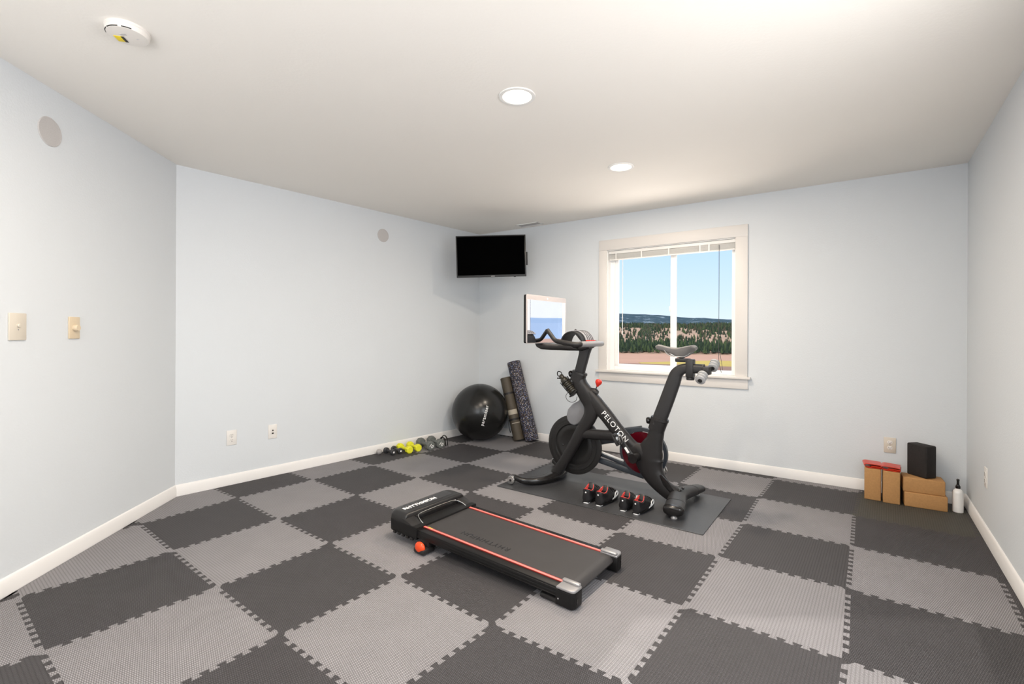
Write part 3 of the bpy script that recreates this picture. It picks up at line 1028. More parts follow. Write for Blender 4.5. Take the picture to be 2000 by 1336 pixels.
# ------------------------------------------------------------------ equipment mat
em = empty('equipment_mat', (.747, 3.666, 0), math.atan2(2.891 - 3.808, 1.153 + .116), 'thin black rubber mat under the exercise bike', 'mat')
MB().prism(quarter_round([(-.783, -.391), (.783, -.391), (.783, .391), (-.783, .391)], .008), .0003, .0055, .0015, 1).build('mat_sheet', M_mat, em)
MT = .0056

# ------------------------------------------------------------------ exercise bike (x back towards the saddle, y away from the viewer)
BO = Vector((.24, 4.076, MT)); BA = math.atan2(3.365 - 4.076, 1.235 - .24)
bike = empty('exercise_bike', BO, BA, 'black exercise bike with a large screen standing on the rubber mat', 'exercise bike')
Y_ = (0, 1, 0)
m = MB()
m.sweep([(.362, 0, .848), (.385, 0, .790), (.435, 0, .720), (.482, 0, .650), (.470, 0, .555), (.405, 0, .450), (.335, 0, .330), (.245, 0, .175), (.155, 0, .042)],
        [(.056, .040), (.060, .042), (.068, .040), (.072, .036), (.055, .036), (.048, .036), (.044, .036), (.042, .036), (.044, .038)], side=Y_, seg=24, sub=6, power=2.6)
m.sweep([(.455, 0, .735), (.520, 0, .655), (.600, 0, .580), (.690, 0, .480), (.790, 0, .375), (.875, 0, .300)],
        [(.050, .036), (.062, .036), (.054, .035), (.052, .034), (.056, .036), (.070, .038)], side=Y_, seg=24, sub=6, power=2.6)
m.sweep([(.470, 0, .745), (.510, 0, .748), (.532, 0, .742)], [(.035, .026), (.030, .024), (.018, .020)], side=Y_, seg=16, sub=4)
m.sweep([(.385, 0, .410), (.52, 0, .416), (.70, 0, .426), (.76, 0, .428)], (.040, .030), side=Y_, seg=20, sub=3, power=2.4)
m.sweep([(1.004, 0, .520), (.988, 0, .440), (.960, 0, .360), (.945, 0, .280), (.975, 0, .190), (1.050, 0, .105), (1.135, 0, .060)],
        [(.052, .040), (.058, .042), (.088, .044), (.105, .046), (.080, .044), (.058, .042), (.058, .042)], side=Y_, seg=24, sub=6, power=2.6)
m.sweep([(.815, 0, .345), (.88, 0, .320), (.95, 0, .295)], [(.055, .038), (.085, .044), (.09, .044)], side=Y_, seg=24, sub=4, power=2.4)
m.build('frame', M_bike, bike)
# slot recess on the rear leg
MB().sweep([(1.045, -.0445, .200), (1.080, -.0450, .150), (1.130, -.0445, .095)], [(.010, .002), (.024, .002), (.018, .002)], side=Y_, seg=14, sub=5).build('leg_recess', M_gloss, bike)
# logo on the down tube
d_ = Vector((.70, 0, -.714)); u_ = Vector((.714, 0, .70))
text('frame_lettering', 'PELOTON', .058, M_lite, bike, frame(Vector((.690, -.0372, .503)), d_, u_), extrude=.0012, spacing=1.12)
MB().sphere((.245, -.038, .305), .008, 12, (1, .5, 1)).build('frame_plug', M_gloss, bike)
# front foot: arc with forward-bent ends
ff = MB().sweep([(-.045, -.310, .058), (.035, -.275, .034), (.120, -.180, .030), (.158, -.06, .036), (.158, .06, .036), (.120, .180, .030), (.035, .275, .034), (-.045, .310, .058)],
                [(.022, .020), (.034, .026), (.044, .030), (.050, .033), (.050, .033), (.044, .030), (.034, .026), (.022, .020)], side=(0, 0, 1), seg=18, sub=5, power=2.6).build('front_stabiliser', M_gloss, bike)
for s in (-1, 1):
    w_ = MB().lathe([(.012, -.013), (.031, -.013), (.0355, -.006), (.0355, .006), (.031, .013), (.012, .013)], 28,
                    Matrix.Translation((-.058, s * .332, .0365)) @ Matrix.Rotation(PI / 2, 4, 'X'))
    w_.build('transport_wheel', M_chrome, bike)
    MB().lathe([(0, -.014), (.010, -.014), (.010, .014), (0, .014)], 16, Matrix.Translation((-.058, s * .332, .0365)) @ Matrix.Rotation(PI / 2, 4, 'X')).build('axle_cap', M_gloss, bike.children[-1])
# rear foot
rf = MB().sweep([(1.212, -.296, .060), (1.196, -.180, .064), (1.168, -.05, .066), (1.168, .05, .066), (1.196, .180, .060), (1.222, .300, .052)],
                [(.066, .036), (.064, .038), (.058, .040), (.056, .040), (.052, .034), (.046, .026)], side=(0, 0, 1), seg=24, sub=6, power=2.6).build('rear_stabiliser', M_post, bike)
for s in (-1, 1):
    k_ = 1.0 if s < 0 else .70
    MB().sweep([(1.212 if s < 0 else 1.221, s * .292, .0595 if s < 0 else .0525), (1.2135 if s < 0 else 1.223, s * .312, .058 if s < 0 else .052), (1.2145 if s < 0 else 1.224, s * .322, .056 if s < 0 else .051)], [(.0672 * k_, .0372 * k_), (.063 * k_, .033 * k_), (.048 * k_, .022 * k_)], side=(0, 0, 1), seg=24, sub=4, power=2.6).build('end_cap', M_gloss, bike)
    MB().lathe([(0, .0), (.020, .0), (.021, .006), (.016, .012), (.010, .030), (0, .030)], 20, Matrix.Translation((1.212, s * .282, 0))).build('levelling_foot', M_silver, bike)
    MB().sweep([(1.1985, s * .200, .0638 if s < 0 else .0592), (1.1975, s * .194, .0638 if s < 0 else .0595)], (.0652, .0390) if s < 0 else (.0530, .0345), side=(0, 0, 1), seg=24, sub=1, power=2.6).build('seam_ring', M_gloss, bike)
for s in (-1, 1):
    MB().lathe([(0, 0), (.014, 0), (.015, .005), (.008, .012), (.006, .024), (0, .024)], 16, Matrix.Translation((.115, s * .19, -.0)) ).build('levelling_foot', M_silver, bike)
m = MB().sphere((1.172, -.020, .108), .014, 14, (1, 1.4, .8)).sphere((1.186, .01, .118), .010, 12)
m.build('clamp_bolt', M_gloss, bike)
# seat post and slider
ax = Vector((.165, 0, .445)).normalized()
MB().sweep([(.993, 0, .475), (1.012, 0, .528), (1.010, 0, .522)], .02, side=Y_, seg=8, sub=1)
m = MB()
m.sweep([(.996, 0, .505), (1.020, 0, .580)], [(.057, .042), (.060, .044)], side=Y_, seg=24, sub=2, power=2.8)
m.sweep([(1.020, 0, .580), (1.024, 0, .598)], [(.064, .046), (.062, .045)], side=Y_, seg=24, sub=1, power=2.8)
m.build('seat_collar', M_bike, bike)
m = MB().sweep([(1.022, 0, .590), (1.075, 0, .735), (1.120, 0, .865), (1.142, 0, .925), (1.185, 0, .960), (1.250, 0, .966), (1.328, 0, .966)],
               [(.051, .030), (.050, .030), (.048, .030), (.043, .030), (.036, .030), (.033, .030), (.033, .030)], side=Y_, seg=24, sub=6, power=3)
m.build('seat_post', M_post, bike)
MB().lathe([(0, -.03), (.008, -.03), (.008, .0), (.012, .006), (.022, .012), (.026, .022), (.022, .034), (0, .038)], 24,
           Matrix.Translation((.962, -.0, .575)) @ Matrix.Rotation(R(-98), 4, 'Y')).build('seat_height_knob', M_gloss, bike)
m = MB()
m.box((1.236, 0, .968), (.052, .070, .125), .008)
m.lathe([(.026, 0), (.028, .006), (.026, .020), (0, .022)], 24, Matrix.Translation((1.236, 0, .905)) @ Matrix.Rotation(PI, 4, 'X'))
m.box((1.185, 0, 1.022), (.10, .045, .026), .006)
m.build('seat_clamp', M_post, bike)
# saddle
rings = []
NS = 15
for k in range(NS):
    u = k / (NS - 1)
    x = .990 + .285 * u
    w = .022 + .002 * u + .062 * max(0, (u - .35) / .65) ** 1.3
    if k == 0: w = .006
    if k == NS - 1: w = .045
    zt = 1.122 - .020 * math.sin(PI * min(1, u * 1.15)) + (.008 if u > .8 else 0) + .004 * math.sin(PI * u)
    zt = 1.112 + .014 * math.cos(u * 2 * PI) * .8
    if k == 0: zt -= .012
    if k == NS - 1: zt -= .014
    hh = .034 + .040 * math.exp(-((u - .68) / .20) ** 2)
    if k in (0, NS - 1): hh *= .4
    ring = []
    for q in range(24):
        a = 2 * PI * q / 24
        yy = math.cos(a) * w
        sz = math.sin(a)
        zz = zt + (sz * .008 if sz > 0 else sz * hh * (.35 + .65 * abs(sz)))
        ring.append((x, yy, zz))
    rings.append(ring)
MB().loft(rings, close=True, caps=True).build('saddle', M_saddle, bike)
m = MB()
for s in (-1, 1):
    m.sweep([(1.055, s * .012, 1.090), (1.085, s * .02, 1.060), (1.13, s * .022, 1.048), (1.20, s * .022, 1.048), (1.245, s * .03, 1.075)], .0035, seg=8)
m.build('saddle_rails', M_chrome, bike.children[-1])
# weight rack with two light dumbbells behind the seat
m = MB()
m.box((1.345, -.005, .955), (.050, .085, .055), .008)
m.sweep([(1.352, -.09, .928), (1.360, 0, .946), (1.370, .10, .985)], .008, seg=10)
m.build('weight_rack', M_black, bike)
M_wt = mat('pale_grey_weights', (.50, .50, .50), .22, metal=.35)
for sy, zc, xc, lab in ((-.135, .920, 1.345, None), (.085, .990, 1.372, None)):
    r_ = None
    axv = Vector((.05, .80, .50)).normalized()
    base = Vector((xc, sy, zc))
    Mf = cyl_frame(base, base + axv)
    wm = MB()
    for off in (-.030, -.004, .026):
        wm.lathe([(0, off - .007), (.029, off - .007), (.033, off - .004), (.033, off + .004), (.029, off + .007), (0, off + .007)], 24, Mf)
    wm.build('stored_weight', M_wt, bike)
    m = MB()
    m.lathe([(.012, -.042), (.014, -.042), (.014, .040), (.012, .040)], 20, Mf)
    m.build('weight_ring', M_post, bike.children[-1])
# bottom bracket, cranks, pedals
MB().lathe([(0, -.135), (.030, -.135), (.034, -.125), (.034, -.05), (.045, -.045), (.045, .03), (.034, .04), (.034, .13), (0, .13)], 32,
           Matrix.Translation((.868, 0, .305)) @ Matrix.Rotation(-PI / 2, 4, 'X') @ Matrix.Rotation(PI, 4, 'X')).build('crank_axle', M_gloss, bike)
BBc = Vector((.868, 0, .305))
cd = Vector((-.115, 0, .150)).normalized() * .170
for s in (-1, 1):
    q = BBc + Vector((0, s * .118, 0))
    e2 = q + (cd if s < 0 else -cd)
    m = MB().sweep([q - (e2 - q) * .08, q + (e2 - q) * .5, e2 + (e2 - q) * .06], [(.026, .010), (.020, .009), (.017, .009)], side=Y_, seg=16, sub=3, power=3)
    m.build('crank_arm', M_black, bike)
    cr_ = bike.children[-1]
    if s < 0:
        mid = q + (e2 - q) * .42
        dd = (e2 - q).normalized(); nn_ = Vector((dd.z, 0, -dd.x))
        MB().box((0, 0, 0), (.046, .018, .0016), .001, M=frame(mid + Vector((0, -.0095, 0)), dd, nn_)).build('white_sticker', M_lite, cr_)
    MB().lathe([(.018, -.0112), (.018, .0112), (0, .0112)], 20, Matrix.Translation(q) @ Matrix.Rotation(PI / 2, 4, 'X')).build('crank_bolt', M_gloss, cr_)
    pc = e2 + Vector((.0, s * .062, 0))
    m = MB()
    tilt = Matrix.Translation(pc) @ Matrix.Rotation(R(58), 4, 'Y')
    m.box((0, 0, 0), (.090, .070, .016), .004, M=tilt)
    m.box((.028, 0, .013), (.020, .050, .012), .003, M=tilt)
    m.box((-.030, 0, .012), (.016, .060, .012), .003, M=tilt)
    m.sweep([(0, -.06 * s, 0), (0, .03 * s, 0)], .007, seg=10, sub=1, M=tilt)
    m.build('pedal', M_black, bike)
    m = MB()
    m.sweep([(.045, -.028, .0), (.030, -.026, .030), (-.010, -.020, .040), (-.030, 0, .034), (-.010, .020, .040), (.030, .026, .030), (.045, .028, 0)], (.002, .006), seg=8, M=tilt)
    m.box((.0, 0, .010), (.030, .026, .010), .003, M=tilt)
    m.build('pedal_clip', M_chrome, bike.children[-1])
# flywheel
FC = Matrix.Translation((.287, .080, .291)) @ Matrix.Rotation(PI / 2, 4, 'X')
MB().lathe([(0, -.014), (.150, -.014), (.156, -.010), (.165, -.010), (.172, -.017), (.205, -.017), (.209, -.013), (.232, -.013), (.243, -.008), (.243, .008), (.232, .013), (.209, .013),
            (.205, .017), (.172, .017), (.165, .008), (.156, .008), (.150, .012), (.125, .013), (.120, .010), (0, .010)], 96, FC).build('flywheel', M_fly, bike)
fw = bike.children[-1]
MB().lathe([(.1935, .0168), (.1935, .0182), (.1965, .0182), (.1965, .0168)], 96, FC, caps=False).build('rim_line', M_post, fw)
MB().lathe([(.030, -.06), (.030, .030), (.018, .040), (0, .040)], 28, FC).build('flywheel_hub', M_gloss, fw)
# smoky cover over the front of the wheel
out = [(.345, .735), (.352, .690), (.340, .660), (.285, .630), (.240, .580), (.228, .530), (.236, .490), (.262, .462), (.305, .452), (.345, .475), (.405, .520), (.425, .600), (.410, .680), (.385, .735)]
Mx = Matrix(((1, 0, 0, 0), (0, 0, -1, 0), (0, 1, 0, 0), (0, 0, 0, 1)))
MB().prism(quarter_round(out, .010, 3), -.118, -.040, .016, 4, M=Mx).build('wheel_cover', M_shroud, bike)
# belt guard and pulley on the far side
def ring_prism(m, outer_, inner_, y0, y1):
    n = len(outer_)
    r_ = []
    for (x, z), (xi, zi) in zip(outer_ + outer_[:1], inner_ + inner_[:1]):
        r_.append([(x, y0, z), (x, y1, z), (xi, y1, zi), (xi, y0, zi)])
    m.loft(r_, close=True)
    return m
oo = quarter_round([(.24, .365), (.30, .385), (.83, .482), (.98, .425), (1.03, .305), (.98, .185), (.83, .128), (.30, .195), (.24, .225)], .05, 3)
cc_ = Vector((.60, .295))
ii = []
hole = [(.50, .335), (.66, .372), (.69, .36), (.70, .30), (.69, .225), (.66, .205), (.50, .245), (.47, .29)]
m = MB()
m.sweep([(.26, .135, .215), (.50, .135, .180), (.86, .135, .118)], (.024, .014), side=Y_, seg=14, power=3)
m.sweep([(.26, .135, .372), (.50, .135, .400), (.84, .135, .478)], (.024, .014), side=Y_, seg=14, power=3)
m.sweep([(.40, .135, .305), (.52, .135, .345), (.70, .135, .385)], [(.036, .014), (.030, .014), (.024, .014)], side=Y_, seg=14, power=3)
m.sweep([(.42, .135, .25), (.55, .135, .222), (.72, .135, .180)], (.016, .014), side=Y_, seg=14, power=3)
m.lathe([(.160, -.014), (.187, -.014), (.187, .014), (.160, .014)], 64, Matrix.Translation((.852, .135, .300)) @ Matrix.Rotation(PI / 2, 4, 'X'), caps=False)
m.build('belt_guard', M_belt, bike)
MB().sweep([(.47, .118, .262), (.58, .118, .238), (.70, .118, .212)], (.009, .004), side=Y_, seg=10).build('white_trim', M_white, bike.children[-1])
MB().lathe([(0, -.010), (.050, -.010), (.060, -.004), (.112, -.002), (.120, -.010), (.150, -.010), (.158, -.004), (.158, .010), (0, .010)], 64,
           Matrix.Translation((.852, .112, .300)) @ Matrix.Rotation(-PI / 2, 4, 'X') @ Matrix.Rotation(PI, 4, 'X')).build('drive_pulley', M_dred, bike)
# resistance knob
m = MB().lathe([(0, -.062), (.0045, -.062), (.0045, -.012), (.008, -.008)], 12, Matrix.Translation((.538, 0, .835)) @ Matrix.Rotation(R(18), 4, 'Y'))
m.build('resistance_rod', M_black, bike)
MB().lathe([(.007, -.032), (.012, -.022), (.024, -.004), (.027, .008), (.024, .020), (.014, .027), (0, .029)], 28,
           Matrix.Translation((.538, 0, .822)) @ Matrix.Rotation(R(18), 4, 'Y')).build('resistance_knob', M_red, bike)
# handlebar post, collar, knob
m = MB()
m.sweep([(.352, 0, .820), (.372, 0, .885)], [(.060, .044), (.058, .042)], side=Y_, seg=24, sub=2, power=2.8)
m.sweep([(.372, 0, .885), (.376, 0, .900)], [(.063, .046), (.060, .044)], side=Y_, seg=24, sub=1, power=2.8)
m.build('head_collar', M_bike, bike)
MB().sweep([(.368, 0, .880), (.392, 0, .960), (.416, 0, 1.050), (.420, 0, 1.095)], [(.042, .030), (.042, .030), (.044, .030), (.060, .034)], side=Y_, seg=24, sub=4, power=3).build('handlebar_post', M_post, bike)
MB().lathe([(0, -.03), (.008, -.03), (.008, .0), (.012, .006), (.024, .014), (.028, .026), (.024, .038), (0, .042)], 24,
           Matrix.Translation((.322, 0, .885)) @ Matrix.Rotation(R(-102), 4, 'Y')).build('handlebar_height_knob', M_gloss, bike)
# handlebar: rider-side crossbar, two arms and upturned horns
def hb(s):
    return [(.205, s * .225, 1.235), (.240, s * .228, 1.196), (.282, s * .230, 1.153), (.340, s * .230, 1.140), (.430, s * .222, 1.126), (.468, s * .205, 1.124)]
path = hb(-1) + [(.480, -.16, 1.124), (.484, 0, 1.125), (.480, .16, 1.124)] + hb(1)[::-1]
m = MB().sweep(path, [(.017, .017)] * 3 + [(.019, .019)] * (len(path) - 6) + [(.017, .017)] * 3, seg=18, sub=6)
m.build('handlebar', M_black, bike)
MB().sweep([(.473, -.185, 1.1245), (.4835, -.10, 1.1255), (.4875, 0, 1.126), (.4835, .10, 1.1255), (.473, .185, 1.1245)], (.0255, .022), seg=18, sub=4).build('crossbar_sleeve', mat('grey_grip', (.26, .25, .25), .3), bike.children[-1])
# tray and screen support under the bars
m = MB()
rings = []
for x, w, zt, zb in ((-.035, .03, 1.128, 1.118), (-.010, .05, 1.128, 1.090), (.030, .06, 1.128, 1.073), (.12, .065, 1.126, 1.068), (.30, .065, 1.118, 1.068), (.42, .060, 1.115, 1.070), (.475, .050, 1.114, 1.090)):
    ring = []
    for q in range(20):
        a = 2 * PI * q / 20
        ring.append((x, math.copysign(abs(math.cos(a)) ** .6, math.cos(a)) * w, (zt + zb) / 2 + math.copysign(abs(math.sin(a)) ** .6, math.sin(a)) * (zt - zb) / 2))
    rings.append(ring)
m.loft(rings, close=True, caps=True)
m.sweep([(.38, -.06, 1.105), (.40, -.15, 1.112), (.42, -.215, 1.124)], (.012, .022), seg=12)
m.sweep([(.38, .06, 1.105), (.40, .15, 1.112), (.42, .215, 1.124)], (.012, .022), seg=12)
m.build('screen_support', M_bike, bike)
# arched cradle on the bars
def arch(m, cx, cz, r0, r1, y0, y1, a0=0, a1=180, n=20, tx=0.):
    rings = []
    for k in range(n + 1):
        a = R(a0 + (a1 - a0) * k / n)
        rings.append([(cx + r0 * math.cos(a), y0, cz + r0 * math.sin(a)), (cx + r1 * math.cos(a), y0, cz + r1 * math.sin(a)),
                      (cx + tx + r1 * math.cos(a), y1, cz + r1 * math.sin(a)), (cx + tx + r0 * math.cos(a), y1, cz + r0 * math.sin(a))])
    m.loft(rings, close=True, caps=True)
    return m
arch(MB(), .335, 1.128, .088, .097, -.075, .10).build('arched_cradle', M_black, bike)
MB().box((.335, .02, 1.132), (.14, .15, .012), .004).build('tray', M_bike, bike)
# screen
Dsc = Vector((math.cos(R(52.4)), math.sin(R(52.4)), 0))
sc_c = Vector((.298, 4.060, 1.328))
scw, sch = .605, .395
bi = (Matrix.Translation(BO) @ Matrix.Rotation(BA, 4, 'Z')).inverted()
Ms = bi @ frame(sc_c, Dsc, (0, 0, 1))
rr_ = quarter_round([(-scw / 2, -sch / 2), (scw / 2, -sch / 2), (scw / 2, sch / 2), (-scw / 2, sch / 2)], .018, 5)
MB().prism(rr_, -.005, .0, .0015, 2, M=Ms).build('screen_bezel', M_bezel, bike)
bz = bike.children[-1]
MB().prism(quarter_round([(-scw / 2 + .002, -sch / 2 + .002), (scw / 2 - .002, -sch / 2 + .002), (scw / 2 - .002, sch / 2 - .002), (-scw / 2 + .002, sch / 2 - .002)], .018, 5), -.030, -.0048, .004, 2, M=Ms).build('screen_back', M_gloss, bz)
MB().prism(quarter_round([(-scw / 2 + .012, -sch / 2 + .006), (scw / 2 - .012, -sch / 2 + .006), (scw / 2 - .012, sch / 2 - .042), (-scw / 2 + .012, sch / 2 - .042)], .003, 2), .0002, .0012, 0, M=Ms).build('glass_face', M_screen, bz)
MB().lathe([(.008, 0), (.008, .0015), (0, .0018)], 20, Ms @ Matrix.Translation((0, sch / 2 - .021, .0))).build('camera_dot', M_white, bz)
MB().sweep([(-.02, 0, -.03), (0, 0, -.05), (0, -.14, -.06), (0, -.20, -.04)], (.03, .012), seg=12, M=Ms).build('screen_arm', M_gloss, bike)
# water bottle cage
cage_a = Vector((.335, -.02, .735)); cage_b = Vector((.245, -.03, .835))
m = MB()
axb = (cage_b - cage_a).normalized()
nrm = Vector((axb.z, 0, -axb.x))
for off, rad in ((-.044, .004), (.040, .004)):
    m.sweep([cage_a + nrm * off * .9, cage_a + nrm * off + axb * .07, cage_b + nrm * off + axb * .0], rad, seg=8)
for k in range(3):
    cc2 = cage_a + axb * (.005 + k * .05)
    rg = [cc2 + nrm * .040 * math.cos(2 * PI * q / 16) + Vector((0, 1, 0)) * .040 * math.sin(2 * PI * q / 16) for q in range(16)]
    m.sweep(rg, .0035, seg=6, sub=1, closed=True)
m.box((0, 0, 0), (.085, .07, .012), .003, M=cyl_frame(cage_a - axb * .008, cage_b))
m.build('bottle_cage', M_black, bike)
M_bk2 = mat('ribbed_dark_bottle', (.030, .026, .018), .3)
wbm = Matrix.Translation(BO) @ Matrix.Rotation(BA, 4, 'Z') @ cyl_frame(cage_a + axb * .002, cage_b)
wbt = empty('water_bottle', label='dark ribbed water bottle in the cage at the front of the bike', cat='water bottle', mw=wbm)
prof = [(0, 0), (.030, 0)]
for k in range(7):
    z = .006 + k * .016
    prof += [(.035, z + .002), (.035, z + .011), (.031, z + .014)]
prof += [(.033, .125), (.028, .138), (.020, .146), (.020, .170), (.014, .178), (0, .178)]
MB().lathe(prof, 28).build('bottle_body', M_bk2, wbt)
MB().sweep([(-.014, 0, .165), (-.020, 0, .195), (0, 0, .212), (.020, 0, .195), (.014, 0, .165)], (.004, .004), side=(0, 1, 0), seg=8, sub=5).build('carry_loop', M_gloss, wbt)
MB().sweep([(-.020, 0, .158), (-.034, -.0, .170), (-.038, 0, .176)], [(.005, .005), (.004, .004), (.008, .008)], seg=8).build('spout', M_gloss, wbt)
MB().sweep([(.275, .0, .735), (.250, 0, .700), (.262, 0, .665), (.300, 0, .650), (.340, 0, .665), (.352, 0, .700)], .0022, seg=6).build('brake_cable', M_black, bike)
# cloth folded over the cradle: hangs from the bike, a thing of its own
cw = Matrix.Translation(BO) @ Matrix.Rotation(BA, 4, 'Z')
cl = empty('folded_towel', label='grey and black towel with a red hem draped over the handlebar cradle', cat='towel', mw=cw)
m = MB(); arch(m, .335, 1.130, .0985, .104, -.01, .13, 8, 135, 20)
m.build('towel_cloth', M_cloth, cl)
m = MB()
for y in (.015, .045, .078, .105): arch(m, .335, 1.130, .1035, .1055, y, y + .010, 10, 130, 16)
m.build('dark_stripes', M_black, cl)
MB().box((.440, .06, 1.148), (.016, .15, .012), .004).build('red_hem', M_red, cl)
# plug strip: brand text on the treadmill etc. follow

# ------------------------------------------------------------------ shoes
def make_shoe():
    r_ = empty('cycling_shoe')
    L = .272
    rings = []
    N = 26
    for k in range(N):
        u = k / (N - 1)
        x = L * u
        w = .031 + .017 * math.sin(PI * min(1, max(0, (u - .05) / .95)) ** 1.25) + .004 * math.sin(PI * u)
        if u < .08: w *= math.sqrt(max(.08, 1 - (1 - u / .08) ** 2)) * .9 + .1
        if u > .82: w *= math.sqrt(max(.02, 1 - ((u - .82) / .185) ** 2))
        toph = .100 - .022 * math.sin(PI * min(1, u / .38)) if u < .38 else .100 - .058 * ((u - .38) / .62) ** .8
        if u > .9: toph *= 1 - ((u - .9) / .1) ** 2 * .55
        if u < .04: toph -= .006
        opening = max(0, math.sin(math.acos(max(-1, min(1, (.218 - u) / .203))))) ** .85 if .015 < u < .421 else 0
        wr = .0262 * opening
        hin = toph - (.066 * opening)
        sb_ = .014
        half = [(0, sb_), (w * .8, sb_), (w, sb_ + .010), (w * 1.02, toph * .40), (w * .92 * (1 - .25 * opening) , toph * .75), (max(wr + .005, w * .55 if opening < .05 else wr + .009), toph * .95), (wr + .004, toph), (wr, toph - .001), (wr, (toph + hin) / 2), (wr * .9, hin), (0, hin - .0005)]
        ring = [(x, yy, zz) for yy, zz in half] + [(x, -yy, zz) for yy, zz in half[-2:0:-1]]
        rings.append(ring)
    MB().loft(rings, close=True, caps=True).build('upper', M_shoe, r_, angle=60)
    up = r_.children[-1]
    # collar piping
    def rim_loop(k_, dz, x0=0.):
        seq = []
        for q in range(28):
            t_ = 2 * PI * q / 28
            u = .218 - .203 * math.cos(t_)
            yy = .0265 * math.copysign(abs(math.sin(t_)) ** .85, math.sin(t_))
            zz = (.101 - .022 * math.sin(PI * min(1, u / .38)) if u < .38 else .101 - .058 * ((u - .38) / .62) ** .8)
            xx = L * u
            seq.append((L * .218 + (xx - L * .218) * k_ + x0, yy * k_, zz + dz))
        return seq
    MB().sweep(rim_loop(1.0, .0005), .0024, seg=8, sub=2, closed=True).build('collar_piping', M_shred, r_)
    MB().loft([r2_ + [r2_[0]] for r2_ in (rim_loop(.97, -.001), rim_loop(.93, -.010), rim_loop(.90, -.020))], close=False).build('inner_lining', M_shred, r_)
    MB().prism([(x_, y_) for x_, y_, z_ in rim_loop(.93, 0)], .050, .0505).build('insole', M_gloss, up)
    MB().sweep([(.098, 0, .076), (.108, 0, .098), (.118, 0, .108)], [(.003, .022), (.004, .024), (.003, .018)], side=(0, 1, 0), seg=12, sub=3).build('tongue', M_shoe, r_)
    sole = []
    for sgn in (1, -1):
        for k in range(14):
            u = k / 13 if sgn == 1 else 1 - k / 13
            w = .029 + .017 * math.sin(PI * min(1, max(0, (u - .05) / .95)) ** 1.25)
            if u > .82: w *= math.sqrt(max(.05, 1 - ((u - .82) / .185) ** 2))
            if u < .08: w *= .75
            sole.append((L * u, sgn * w))
    MB().prism(sole, .006, .018, .003, 2).build('sole', M_gloss, r_)
    MB().prism([(.004, -.018), (.030, -.020), (.030, .020), (.004, .018), (.000, .010), (.000, -.010)], 0, .007, .001, 1).build('heel_pad', M_lite, r_)
    MB().prism([(.160, -.020), (.205, -.024), (.205, .024), (.160, .020)], 0, .007, .001, 1).build('cleat', M_black, r_)
    MB().sphere((-.001, 0, .074), .0055, 12, (.5, 1, 1)).build('heel_dot', M_lite, r_)
    for u, wz in ((.50, .090), (.64, .076), (.76, .062)):
        x = L * u
        ww = .050 - (.006 if u > .7 else 0)
        MB().sweep([(x, -ww, .028), (x + .003, -ww * .95, wz * .62), (x + .004, -ww * .45, wz * .98), (x + .004, 0, wz * 1.06), (x + .004, ww * .45, wz * .98), (x + .003, ww * .95, wz * .62), (x, ww, .030)],
                   (.0025, .011), side=(1, 0, 0), seg=10, sub=4).build('strap', M_patent, r_)
    for s in (-1, 1):
        MB().sweep([(.118, s * .0480, .026), (.150, s * .0525, .032), (.182, s * .0530, .038), (.196, s * .0520, .050), (.184, s * .0500, .062), (.165, s * .0500, .058), (.150, s * .0520, .044), (.136, s * .0510, .032)],
                   (.0062, .0030), side=(0, 1, 0), seg=8, sub=4).build('side_emblem', M_lite, r_)
    return r_
shoe = make_shoe()
SH = [((.529, 3.417), R(61), 1.05, 'black and red cycling shoe on the mat, leftmost of the four'),
      ((.607, 3.362), R(53), 1.05, 'larger black and red cycling shoe showing a white side mark, second from left'),
      ((.756, 3.267), R(60), .98, 'smaller black and red cycling shoe on the mat, third from the left'),
      ((.827, 3.205), R(52), .98, 'smaller black and red cycling shoe, nearest the rear foot of the bike')]
for k, (xy, rz, sc_, lab) in enumerate(SH):
    o = shoe if k == 0 else copy_tree(shoe)
    o.location = (xy[0], xy[1], MT + .0003); o.rotation_euler = (0, 0, rz)
    o.scale = (sc_, sc_, sc_)
    tag(o, lab, 'shoe', 'cycling shoes on the equipment mat')

# ------------------------------------------------------------------ treadmill (x towards the motor head, y towards the viewer)
tA = R(143.0)
tm = empty('walking_treadmill', label='flat black under-desk treadmill with two red stripes in the middle of the floor', cat='treadmill',
           mw=Matrix.Translation((.416, 2.290, 0)) @ Matrix.Rotation(tA, 4, 'Z') @ Matrix.Rotation(R(-1.6), 4, 'Y') @ Matrix.Diagonal((.966, 1, 1, 1)))
W = .247
m = MB()
for s in (-1, 1):
    m.box((.60, s * (W - .036), .0575), (1.10, .062, .043), .006)
    m.box((.60, s * (W - .012), .0565), (1.10, .020, .030), .005)
    m.box((.60, s * (W - .012), .046), (1.10, .022, .024), .004)
    m.box((.60, s * (W - .004), .040), (1.10, .010, .006), .002)
m.box((.60, 0, .046), (1.06, .40, .012), .002)
m.build('side_rails', M_tbody, tm)
# belt wraps around the rear roller
rings = []
for s in (-1, 1):
    pass
pr = [(1.13, .0805), (.06, .0805), (.036, .079), (.018, .070), (.010, .055), (.018, .040), (.036, .031), (.06, .029), (1.13, .029)]
rings = [[(x, s * .180, z) for x, z in pr] for s in (-1, 1)]
MB().loft(rings, close=True, caps=True).build('running_belt', M_tread, tm, angle=50)
text('belt_lettering', 'RHYTHMFUN', .052, M_gloss, tm.children[-1], frame(Vector((.64, .105, .0811)), (1, 0, 0), (0, 1, 0)), extrude=.0002, spacing=1.15)
for s in (-1, 1):
    MB().box((.59, s * .1905, .0805), (1.06, .020, .006), .001).build('red_edge', M_stripe2, tm)
    MB().box((.59, s * .1925, .0828), (1.06, .0125, .004), .001).build('red_stripe', M_stripe, tm)
